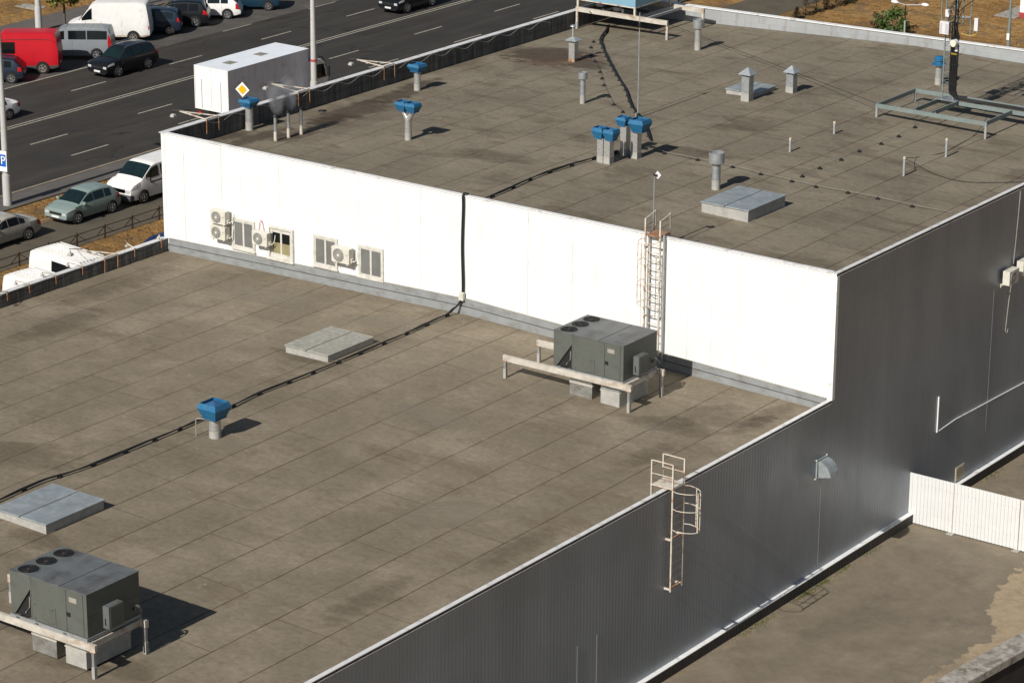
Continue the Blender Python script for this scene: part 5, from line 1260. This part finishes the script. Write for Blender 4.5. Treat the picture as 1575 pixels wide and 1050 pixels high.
# white minibus
b6_ = mk(4.9, 1.9, 1.96, t5_top, 1.16, (1.2, .2, -.9), tumble=.10, hoodw=.95, zl=.25)
put(vehicle('parked_minibus', 'white minibus with dark grey bumper beside the white wall corner', 'minibus', b6_, 'vwhite', (1.55, -1.45), .33, 'hub', (1.55, .82), (-2.31, -2.39), ((1.3, .35), (.2, -.85), (-1.0, -2.1)), (2.0, 2.38, 3.4, 4.5), (-2.2, -2.42, 3.6, 4.8), mirrors=1.2, glass='glassblue'), 221, 312.5, 1.55, .9, SOUTH)
mb_o = [o for o in C.objects if o.name.startswith('parked_minibus')][0]
ORI[mb_o.name] = Vector()
MB().rect_loft([(.14, .86, 0), (.17, .9, .12), (.15, .9, .34)], (2.37, 0, .24)).build('bumper', 'plastic', mb_o, bevel=.03)
MB().box(2.43, 2.462, -.5, .5, .68, .84).build('grille', 'voidshade', mb_o)
for s_ in (1, -1): MB().box(2.36, 2.452, min(s_*.55, s_*.84), max(s_*.55, s_*.84), .68, .86).build('headlight', 'lamp', mb_o, bevel=.02)
MB().box(-1.9, 1.0, .955, .962, .98, 1.05).build('stripe', 'vblue', mb_o)
# dark cars in the diagonal bays
b7_ = mk(4.1, 1.76, 1.6, mpv_top, 1.0, (.8, -.02))
def bay(label, body, mat, wpx, wpy, wx, sd, rr, name='parked_car', cat='car', head=DIAG, **k):
    return put(vehicle(name, label, cat, body, mat, sd, rr, group='vehicles parked in the diagonal bays', **k), wpx, wpy, wx, body.W/2-.06, head)
bay('dark navy hatchback with silver rims at the left edge', b1, 'vnavy', 18, 128.5, -1.25, (1.22, -1.25), .33, shield=(1.02, .3), rear=(-1.45, -1.82), sides=SIDE['hatch'], head=DIAG) if False else None
def bayv(label, body, mat, wpx, wpy, wx, sd, rr, name, cat, **k):
    t = vehicle(name, label, cat, body, mat, sd, rr, **k); t['group'] = 'vehicles parked in the diagonal bays'
    return put(t, wpx, wpy, wx, body.W/2-.06, DIAG)
bayv('dark navy hatchback with silver rims in front of the red van', b1, 'vnavy', 18, 128.5, -1.25, (1.22, -1.25), .33, 'parked_car', 'car', rim='chrome', shield=(1.02, .3), rear=(-1.45, -1.82), sides=SIDE['hatch'], tail=(-1.65, -1.88, 3.6, 4.6))
bR = mk(5.4, 1.95, 2.5, big_top, 1.35, (1.5, .1, -1.2), tumble=.11, hoodw=.96, zl=.3)
tr = bayv('red high-roof van with one dark side window', bR, 'vred', 66.5, 113.5, -1.75, (1.75, -1.75), .35, 'parked_van', 'van', rim='hub', shield=(1.75, 1.1), sides=((1.5, 1.0),), low=(6.3, 'plastic'))
ORI[tr.name] = Vector()
for s_ in (1, -1): bR.patch([(-.1, 3.45), (.95, 3.45), (.95, 4.25), (-.1, 4.25)], .014, 8, (s_,)).build('side_window', 'glass', tr, True)
bR.patch([(-2.6, 3.3), (.9, 3.3), (.9, 3.33), (-2.6, 3.33)], .01).build('gutter_seam', 'darkmetal', tr)
bG = mk(4.8, 1.9, 1.95, t5_top, 1.2, (1.0, .0), tumble=.10, hoodw=.95)
bayv('silver grey minivan with dusty roof between the red and white vans', bG, 'vgrey', 149.5, 92, -1.5, (1.5, -1.5), .33, 'parked_van', 'van', rim='rim', shield=(1.6, .85), sides=((1.3, .5), (.25, -.85), (-.92, -2.15)), tail=(-2.2, -2.42, 3.5, 5.0), topmat=('vgreytop', .6, -2.25))
bW = mk(5.5, 1.95, 2.5, big_top, 1.35, (1.3, .3, -1.0), tumble=.10, hoodw=.96, zl=.32)
tw = bayv('long white panel van with rusty sills', bW, 'vwhite', 205.5, 65, -1.7, (1.75, -1.7), .34, 'parked_van', 'van', rim='hub', shield=(1.75, 1.1), sides=((1.55, .9),), tail=(-2.66, -2.72, 4.6, 5.2), low=(6.6, 'rustpaint'))
bayv('dark navy compact car behind the white panel van', b7_, 'vnavy', 261, 54, -1.35, (1.35, -1.35), .31, 'parked_car', 'car', shield=(1.1, .3), rear=(-1.85, -2.04), sides=((.7, 0), (-.08, -.8), (-.88, -1.6)), tail=(-1.85, -2.05, 3.5, 4.4), glass='glassblue')
b8_ = mk(4.3, 1.78, 1.65, [(x*.94, z) for x, z in suv_top], 1.0, (.8, -.02))
bayv('black SUV with bright red tail lamp left of the white hatchback', b8_, 'vblack', 300.5, 42, -1.28, (1.28, -1.28), .34, 'parked_car', 'car', rim='chrome', shield=(1.1, .48), rear=(-1.7, -2.0), sides=((.8, .08), (.02, -.8), (-.88, -1.5)), tail=(-1.8, -2.1, 3.6, 4.5))
b9_ = mk(4.45, 1.77, 1.55, [(x*1.1, z*1.03) for x, z in hatch_top], .98, (.8, -.05, -1.0))
bayv('white hatchback with rounded tail and silver rims', b9_, 'vwhite', 350, 29.5, -1.35, (1.35, -1.35), .32, 'parked_car', 'car', rim='rim', shield=(1.1, .35), rear=(-1.6, -2.0), sides=((.8, .02), (-.05, -.85), (-.92, -1.4)), tail=(-1.9, -2.15, 3.6, 4.9), glass='glassblue')
bayv('teal blue small van at the top edge of the bays', b7_, 'vteal', 413, 16.5, -1.35, (1.35, -1.35), .31, 'parked_car', 'car', rim='chrome', shield=(1.1, .3), rear=(-1.85, -2.04), sides=((.7, 0), (-.08, -.8)), tail=(-1.85, -2.05, 3.5, 4.6))
# vans close to the building, facing it
bV = mk(5.6, 2.0, 2.5, [(x*1.03, z) for x, z in big_top], 1.4, (1.3, .2), tumble=.08, hoodw=.97, zl=.3)
def nearvan(label, px, py, lx, ly, z, sc=1.):
    t = vehicle('parked_van', label, 'van', bV, 'vwhite', (1.8, -1.75), .35, 'hub', (1.8, 1.12), None, ((1.6, .95),), None, None)
    ORI[t.name] = Vector()
    mb = MB()
    for k in range(8): y = -.7+k*.2; mb.box(-2.35, .75, y-.03, y+.03, 2.50, 2.532)
    mb.build('roof_ribs', 'vwhite', t, bevel=.006)
    p = at(px, py, z=z); hd = R(-6); c_, s_ = math.cos(hd), math.sin(hd); t.location = (p.x-(lx*c_-ly*s_), p.y-(lx*s_+ly*c_), .0); t.rotation_euler.z = hd
    bV.patch([(-1.05, 3.15), (.45, 3.15), (.45, 3.85), (-1.05, 3.85)], .014, 8, (-1,)).build('side_window', 'glass', t, True)
    MB().tube([(-1.9, -1.0, 1.55), (-.7, -1.0, 1.55)], .02).build('slide_rail', 'darkmetal', t)
    return t
nearvan('white van with ribbed roof and a dark side window behind the lower parapet', 46, 383, -2.7, -.82, 2.45)
nearvan('white van with ribbed roof nearest the photo edge behind the lower parapet', 5, 421, -2.7, -.82, 2.45)
p = at(240, 362, z=1.3)
tb = vehicle('parked_car', 'blue hatchback half hidden behind the lower parapet corner', 'car', b1, 'vblue', (1.22, -1.25), .31, 'rim', (1.02, .30), (-1.45, -1.82), SIDE['hatch'], None, (-1.65, -1.88, 3.6, 4.6))
tb.location = (p.x+1.5, p.y+.1, 0); ORI[tb.name] = Vector()

# truck
tk = thing('box_truck', 'long white box truck stopped beside the kerb', 'truck', (0, 0, 0))
LB = 7.0; z0, z1 = .95, 3.42
MB().box(-2.9, LB-2.9-.0, -1.25, 1.25, z0, z1).build('cargo_box', 'box', tk, bevel=.02)
MB().box(-2.93, LB-2.87, -1.28, 1.28, z1+.001, z1+.03).build('box_roof', 'trucktop', tk)
for x in (-1.3, 1.35): MB().box(x-.35, x+.35, -.32, .32, z1+.031, z1+.036).build('skylight', 'translucent', tk)
mb = MB()
for i in range(1, 12): x = -2.9+i*LB/12; mb.box(x-.004, x+.004, -1.254, -1.251, z0, z1).box(x-.004, x+.004, 1.251, 1.254, z0, z1)
mb.build('panel_seams', 'greysteel', tk)
mb = MB().box(-2.93, -2.9, -1.27, -1.21, z0, z1).box(-2.93, -2.9, 1.21, 1.27, z0, z1).box(-2.93, -2.9, -1.2, 1.2, z1-.05, z1).box(-2.93, -2.9, -1.2, 1.2, z0, z0+.06)
mb.build('rear_frame', 'vwhite', tk)
for s in (-1, 1):
    d = MB().box(-2.925, -2.902, min(s*.02, s*1.19), max(s*.02, s*1.19), z0+.07, z1-.06).build('rear_door', 'vwhite', tk)
    MB().cyl((-2.94, s*.72, z0+.1), (-2.94, s*.72, z1-.7), .018, n=8).build('lock_bar', 'greysteel', d)
MB().box(-2.7, 5.3, -.45, .45, .6, .93).build('chassis', 'darkmetal', tk)
MB().box(-2.95, -2.75, -1.15, 1.15, .5, .62).build('rear_bumper', 'darkmetal', tk)
for s in (-1, 1): MB().box(-2.97, -2.9, s*.9-.14, s*.9+.14, .66, .80).build('taillight', 'red', tk)
cab = MB().prism([(4.25, -1.1, .6), (6.0, -1.1, .55), (6.05, -1.1, 1.35), (5.75, -1.1, 2.35), (5.4, -1.1, 2.55), (4.25, -1.1, 2.6)], (0, 2.2, 0)).build('cab', 'vwhite', tk, bevel=.05)
for s in (-1, 1):
    MB().prism([(4.95, s*1.104, 1.45), (5.85, s*1.104, 1.45), (5.62, s*1.104, 2.25), (4.95, s*1.104, 2.3)], (0, s*.008, 0)).build('side_window', 'glass', cab)
    MB().box(4.45, 4.7, min(s*1.104, s*1.112), max(s*1.104, s*1.112), 1.5, 2.25).build('quarter_window', 'glass', cab)
    MB().box(5.75, 5.85, s*1.32-.08, s*1.32+.08, 1.5, 2.1).tube([(5.7, s*1.1, 2.2), (5.8, s*1.32, 2.15)], .02).tube([(5.7, s*1.1, 1.5), (5.8, s*1.32, 1.55)], .02).build('mirror', 'darkmetal', cab)
MB().prism([(6.07, -.95, 1.42), (6.07, .95, 1.42), (5.79, .95, 2.3), (5.79, -.95, 2.3)], (.015, 0, .005)).build('windscreen', 'glass', cab)
MB().box(6.0, 6.12, -1.1, 1.1, .4, .75).build('bumper', 'plastic', cab)
MB().tube([(5.3, -1.0, 2.68), (5.6, -1., 2.66), (5.9, -1.0, 2.3)], .03).tube([(5.3, 1.0, 2.68), (5.6, 1., 2.66), (5.9, 1.0, 2.3)], .03).build('roof_bar', 'darkmetal', cab)
MB().box(4.5, 5.2, -.9, .9, 2.62, 2.68).build('roof_cap', 'vblue', cab)
for x in (-1.4, 4.9):
    for s in (1, -1): wheel(tk, x, s*1.0, .45, 'hub', s)
MB().box(-.6, 3.6, -1.2, -1.15, .55, .85).box(-.6, 3.6, 1.15, 1.2, .55, .85).build('side_guard', 'greysteel', tk)
tk.location = (-59.95, 37.05, 0.02); tk.rotation_euler.z = math.pi/2
# ================================================================== STREET FURNITURE
def streetlamp(b, H, r, label, bands=()):
    t = thing('street_lamp', label, 'street lamp', b, 'tall pale street lamps')
    MB().cyl(b, b+Vector((0, 0, 1.6)), r*1.35, r*1.3, 18).build('base', 'lightpole', t, True)
    p = MB().cyl(b+Vector((0, 0, 1.6)), b+Vector((0, 0, H)), r*1.1, r*.62, 18).build('pole', 'lightpole', t, True)
    MB().tube(sm([b+Vector((0, 0, H-.02)), b+Vector((-.3, 0, H+.7)), b+Vector((-1.6, 0, H+1.1))]), .05).build('arm', 'lightpole', t, True)
    o = MB().rect_loft([(.35, .14, -.06), (.38, .16, .02), (.2, .08, .08)], b+Vector((-1.9, 0, H+1.1))).build('lamp_head', 'greysteel', t)
    for z in bands: MB().cyl(b+Vector((0, 0, z)), b+Vector((0, 0, z+.12)), r*1.18, n=18).build('band', 'orangered', t, True)
    return t
Lp = at(12, 315, z=.06)
streetlamp(Lp, 9.2, .17, 'pale street lamp pole carrying the blue parking sign')
L2 = Vector((-58.1, 40.9, .06)); 
streetlamp(L2, 9.2, .17, 'pale street lamp pole in front of the truck cab', (2.8,))
streetlamp(at(60, 48, z=.06), 9.2, .17, 'pale street lamp pole behind the red van', (.5, 1.2))
# parking sign
zc = ht(10, 246, Lp)
def textmesh(s_, size, M_, name, mat, parent):
    cu = bpy.data.curves.new('t', 'FONT'); cu.body = s_; cu.size = size; cu.align_x = 'CENTER'; cu.align_y = 'CENTER'; cu.extrude = .004
    ob = bpy.data.objects.new('t', cu); C.objects.link(ob); bpy.context.view_layer.update()
    me = bpy.data.meshes.new_from_object(ob.evaluated_get(bpy.context.evaluated_depsgraph_get())); bpy.data.objects.remove(ob)
    me.transform(M_); me.materials.clear(); me.materials.append(MAT[mat]); o2 = bpy.data.objects.new(name, me); C.objects.link(o2); o2.parent = parent; return o2
t = thing('parking_sign', 'blue and white parking sign fixed to the left street lamp', 'sign', (Lp.x+.06, Lp.y-.26, zc))
ORI[t.name] = Vector((0, 0, 0))
MB().box(-.27, .27, -.012, .012, -.54, .54).build('plate', 'signwhite', t)
MB().box(-.22, .22, -.018, -.013, -.28, .36).build('blue_panel', 'signblue', t)
textmesh('P', .62, Matrix.Translation((.04, -.022, .03)) @ Matrix.Rotation(R(90), 4, 'X'), 'letter', 'signwhite', t)
MB().box(-.155, -.12, -.024, -.019, -.22, .04).box(-.17, -.10, -.024, -.019, .06, .14).build('pictogram', 'signback', t)
for z_ in (.3, -.34): MB().box(-.2, .2, .012, .09, z_, z_+.04).build('clamp', 'greysteel', t)
t.rotation_euler.z = R(8)
# priority sign
b = at(373, 138, x=-57.7); zc = b.z
t = thing('priority_sign', 'yellow diamond priority road sign with white border', 'sign', (b.x, b.y, 0))
ORI[t.name] = Vector()
dm = lambda r, y: [(0, y, zc-r), (r, y, zc), (0, y, zc+r), (-r, y, zc)]
MB().prism(dm(.44, 0), (0, -.02, 0)).build('plate', 'signwhite', t, bevel=.01)
MB().prism(dm(.285, -.021), (0, -.004, 0)).build('black_line', 'signback', t); MB().prism(dm(.27, -.026), (0, -.004, 0)).build('yellow_field', 'yellow', t)
MB().cyl((0, .05, 0), (0, .05, zc+.3), .035, n=10).build('post', 'greysteel', t, True); MB().box(-.06, .06, 0, .05, zc-.2, zc-.16).box(-.06, .06, 0, .05, zc+.16, zc+.2).build('clamp', 'galv', t)
t.rotation_euler.z = R(14)
# low pedestrian fence
t = thing('low_railing', 'low brown pipe railing along the parking lane', 'railing', (-49.8, 9, 0))
y = -4.75; n_ = 0
while y < 23:
    MB().box(-49.83, -49.77, y-.03, y+.03, 0, .72).build('post', 'brownsteel', t)
    MB().beam((-49.8, y+.03, .62), (-49.8, y+1.93, .62), .035).beam((-49.8, y+.03, .22), (-49.8, y+1.93, .22), .035).beam((-49.8, y+.03, .60), (-49.8, y+.55, .24), .025).beam((-49.8, y+1.93, .60), (-49.8, y+1.40, .24), .025).build('rail', 'brownsteel', t)
    y += 1.96
# ================================================================== TREES, SHRUBS
def crown(mb, c, rx, rz, n, rnd, size, clumps=14, hollow=.35):
    cl = []
    for k in range(clumps):
        a = rnd.random()*6.283; zz = rnd.uniform(-.85, .9); rr = math.sqrt(max(0, 1-zz*zz))*rnd.uniform(.4, .95)
        cl.append((Vector((rr*math.cos(a)*rx, rr*math.sin(a)*rx, zz*rz)), rnd.uniform(.28, .5)*rx))
    for i in range(n):
        q, r = rnd.choice(cl); d = Vector((rnd.gauss(0, 1), rnd.gauss(0, 1), rnd.gauss(0, .8))); d = d.normalized()*r*rnd.random()**.4
        p = Vector(c)+q+d; nrm = Vector((rnd.uniform(-1, 1), rnd.uniform(-1, 1), rnd.uniform(.0, 1))).normalized()
        u = nrm.orthogonal().normalized(); v = nrm.cross(u); s = size*rnd.uniform(.6, 1.3); a = rnd.random()*6.28
        e = u*math.cos(a)+v*math.sin(a); f = nrm.cross(e)
        mb.add([p-e*s, p-f*s*.55, p+e*s, p+f*s*.55], [(0, 1, 2, 3)])
    return cl
def tree(b, H, rx, rz, n, seed, label, two=('leafgreen', 'leafautumn')):
    rnd = random.Random(seed); t = thing('tree', label, 'tree', b, 'young street trees with autumn leaves')
    zc = H-rz
    MB().cyl(b, b+Vector((0, 0, zc)), .09, .05, 10).build('trunk', 'bark', t, True)
    mb = MB(); cl = crown(mb, b+Vector((0, 0, zc)), rx, rz, n, rnd, .13); mb.build('crown', two[0], t, fix=False)
    mb = MB(); rnd2 = random.Random(seed+1); crown(mb, b+Vector((0, 0, zc)), rx*1.05, rz*1.03, int(n*.9), rnd2, .13); mb.build('crown', two[1], t, fix=False)
    mb = MB()
    for q, r in cl[:9]: mb.cyl(b+Vector((0, 0, zc-.3+.25*q.z)), b+Vector((0, 0, zc))+q*.9, .035, .012, 6)
    mb.build('limbs', 'bark', t, True)
tree(at(100, 42.5, z=.06), 3.9, 1.15, 1.15, 1500, 21, 'young yellow-green tree beside the white panel van')
tp = at(189, 30, z=.06); tree(tp, 3.9, 1.5, 1.25, 1700, 33, 'green and yellow tree showing behind the white panel van roof')
def shrub(b, rx, rz, n, seed, label, mat, name='shrub', size=.12, group=None):
    rnd = random.Random(seed); t = thing(name, label, 'shrub', b, group)
    mb = MB(); cl = crown(mb, b+Vector((0, 0, rz*.8)), rx, rz, n, rnd, size, 10); mb.build('foliage', mat, t, fix=False)
    mb = MB()
    for q, r in cl: mb.cyl(b, b+Vector((0, 0, rz*.8))+q*.8, .03, .012, 6)
    mb.build('stems', 'bark', t, True)
shrub(at(1374, 50, z=0), 1.1, .75, 900, 5, 'green bushy shrub behind the far parapet', 'bush')
shrub(at(1349, 43, z=0), .6, .5, 300, 6, 'brownish shrub left of the green bush', 'brownbush')
def conifer(b, H, w_, seed, label, mat='conifer'):
    rnd = random.Random(seed); t = thing('young_conifer', label, 'conifer', b, 'young conifers along the path')
    MB().cyl(b, b+Vector((0, 0, H*.9)), .04, .01, 8).build('trunk', 'bark', t, True)
    mb = MB()
    for i in range(420):
        z = rnd.random()**1.3*H; r = w_*(1-z/H)*rnd.uniform(.2, 1)+.03; a = rnd.random()*6.28
        p = b+Vector((r*math.cos(a), r*math.sin(a), z+.1)); s = .09; e = Vector((math.cos(a), math.sin(a), rnd.uniform(-.2, .5)))*s; f = Vector((-math.sin(a), math.cos(a), 0))*s*.4
        mb.add([p-e, p-f, p+e, p+f], [(0, 1, 2, 3)])
    mb.build('foliage', mat, t, fix=False)
conifer(at(1239, 23, z=0), 1.5, .5, 1, 'short brownish conifer nearest the pale parapet', 'brownbush')
conifer(at(1255, 19, z=0), 1.9, .45, 2, 'tallest dark conifer by the path')
conifer(at(1271, 14, z=0), .9, .5, 3, 'small brown conifer by the path', 'brownbush')
conifer(at(1286, 10, z=0), 1.6, .55, 4, 'brown-red conifer by the path near the frame top', 'brownbush')
conifer(at(1301, 5, z=0), 1.2, .6, 6, 'dark conifer at the top edge of the picture')
conifer(at(1225, 29, z=0), .7, .4, 8, 'low brown conifer just over the parapet', 'brownbush')
# dry grass tufts on the verges
mb = MB(); rnd = random.Random(77)
for x0, x1, y0, y1, n_ in ((-57.0, -54.5, 10, 42, 2600), (-49.5, -34, 2, 22, 5200), (-49, -18, 62, 96, 5200), (-100, -88.4, 38, 62, 2200), (-84, -54.5, 86, 110, 10)):
    for i in range(n_):
        x = rnd.uniform(x0, x1); y = rnd.uniform(y0, y1)
        if math.sin(x*.9+2*math.sin(y*.35))+math.sin(y*.7+x*.2) < rnd.uniform(-1.2, .9): continue
        for q in range(2):
            a = rnd.random()*6.283; h = rnd.uniform(.03, .10); w_ = rnd.uniform(.03, .07)
            d = Vector((math.cos(a), math.sin(a), 0))*w_; b = Vector((x+rnd.uniform(-.08, .08), y+rnd.uniform(-.08, .08), -.012))
            mb.add([b-d, b+d, b+Vector((rnd.uniform(-.08, .08), rnd.uniform(-.08, .08), h))], [(0, 1, 2)])
o = mb.build('grass_tufts', M('straw_tufts', (.25, .15, .06), 1, 0, .45, .9, spec=.1), fix=False); tag(o, 'short dry straw coloured grass tufts on the verges', 'grass', kind='stuff')
# park lamps
b = at(1389, 92, z=0); z1 = ht(1393, 8, b)
t = thing('park_lamp', 'short grey park lamp with two white heads', 'street lamp', b)
MB().cyl(b, (b.x, b.y, ht(1392, 32, b)), .055, n=12).build('pole', 'greysteel', t, True); MB().cyl((b.x, b.y, ht(1392, 32, b)), (b.x, b.y, z1), .04, n=12).build('upper_pole', 'darkmetal', t, True)
for s, dx in ((-1, -.62), (1, 1.0)):
    e = Vector((b.x+dx, b.y+(.0 if s < 0 else .35), z1+.08)); MB().tube([(b.x, b.y, z1), e], .03).build('arm', 'greysteel', t, True); MB().sphere(e+Vector((s*.16, 0, .02)), .24, 14, 8, (1.1, .5, .45)).build('lamp_head', 'signwhite', t, True)
b = at(1549, 100, z=0)
t = thing('lamp_post', 'tall grey lamp post at the right edge beyond the roof', 'street lamp', b)
MB().cyl(b, b+Vector((0, 0, 2.6)), .11, n=14).build('base', 'mast', t, True); MB().cyl(b+Vector((0, 0, 2.6)), b+Vector((0, 0, 9)), .085, .06, 14).build('pole', 'mast', t, True)
MB().box(b.x-.09, b.x+.09, b.y-.13, b.y-.1, 1.2+ht(1550, 68, b)-ht(1550, 68, b)+.4, 2.0).build('sticker', 'signwhite', t)
MB().tube([b+Vector((0, 0, 9)), b+Vector((1.2, 0, 9.4))], .05).build('arm', 'mast', t)
MB().sphere(b+Vector((1.4, 0, 9.4)), .3, 14, 8, (1.2, .5, .4)).build('lamp_head', 'signwhite', t, True)
# small building corner, top right
b = at(1568, 27, z=0); t = thing('small_building', 'white rendered building with a dark red plinth at the far right corner', 'building', b)
MB().box(b.x, b.x+12, b.y, b.y+8, .35, 4).build('wall', 'vwhite', t); MB().box(b.x-.03, b.x+12.03, b.y-.03, b.y+8, 0, .35).build('plinth', 'redwall', t)
MB().box(b.x-.3, b.x+12.3, b.y-.3, b.y+8.3, 4, 4.15).build('roof', 'greysteel', t)
MB().box(b.x-1.6, b.x-.04, b.y-.6, b.y+8, 0, .03).build('apron', 'concrete', t)
# bar fence at top
a, e = at(1043, 6, z=0), at(1078, -3, z=0)
t = thing('bar_fence', 'dark upright bar fence behind the sign frame', 'fence', a)
d = (e-a).normalized(); n_ = 40
for i in range(5): q = a+d*i*3.0; MB().box(q.x-.04, q.x+.04, q.y-.04, q.y+.04, 0, 1.5).build('post', 'darkmetal', t)
mb = MB().beam(a+Vector((0, 0, 1.3)), a+d*12+Vector((0, 0, 1.3)), .04).beam(a+Vector((0, 0, .2)), a+d*12+Vector((0, 0, .2)), .04)
mb.build('rail', 'darkmetal', t)
mb = MB()
for i in range(80): q = a+d*i*.15; mb.box(q.x-.012, q.x+.012, q.y-.012, q.y+.012, .1, 1.4)
mb.build('bars', 'greysteel', t)
# left-top bits
b = at(146, 13, z=.06); t = thing('red_sign', 'small dark red board on a post behind the white panel van', 'sign', b)
MB().box(b.x-.35, b.x+.35, b.y-.03, b.y+.03, .9, 1.7).build('board', 'redwall', t); MB().box(b.x-.04, b.x+.04, b.y, b.y+.06, 0, .9).build('post', 'darkmetal', t)
b = at(265, 9, z=.06); t = thing('thin_post', 'thin black sign post behind the parked cars', 'post', b)
MB().cyl(b, b+Vector((0, 0, 3)), .045, n=10).build('post', 'darkmetal', t, True); MB().box(b.x-.3, b.x+.3, b.y-.07, b.y-.05, 2.5, 3.1).build('plate', 'signwhite', t)
b = at(48, 11, z=0); o = MB().box(b.x-1.0, b.x+1.0, b.y-.5, b.y+.5, -.02, .03).build('manhole_slab', 'concrete'); tag(o, 'pale concrete slab lying in the dry grass', 'slab')
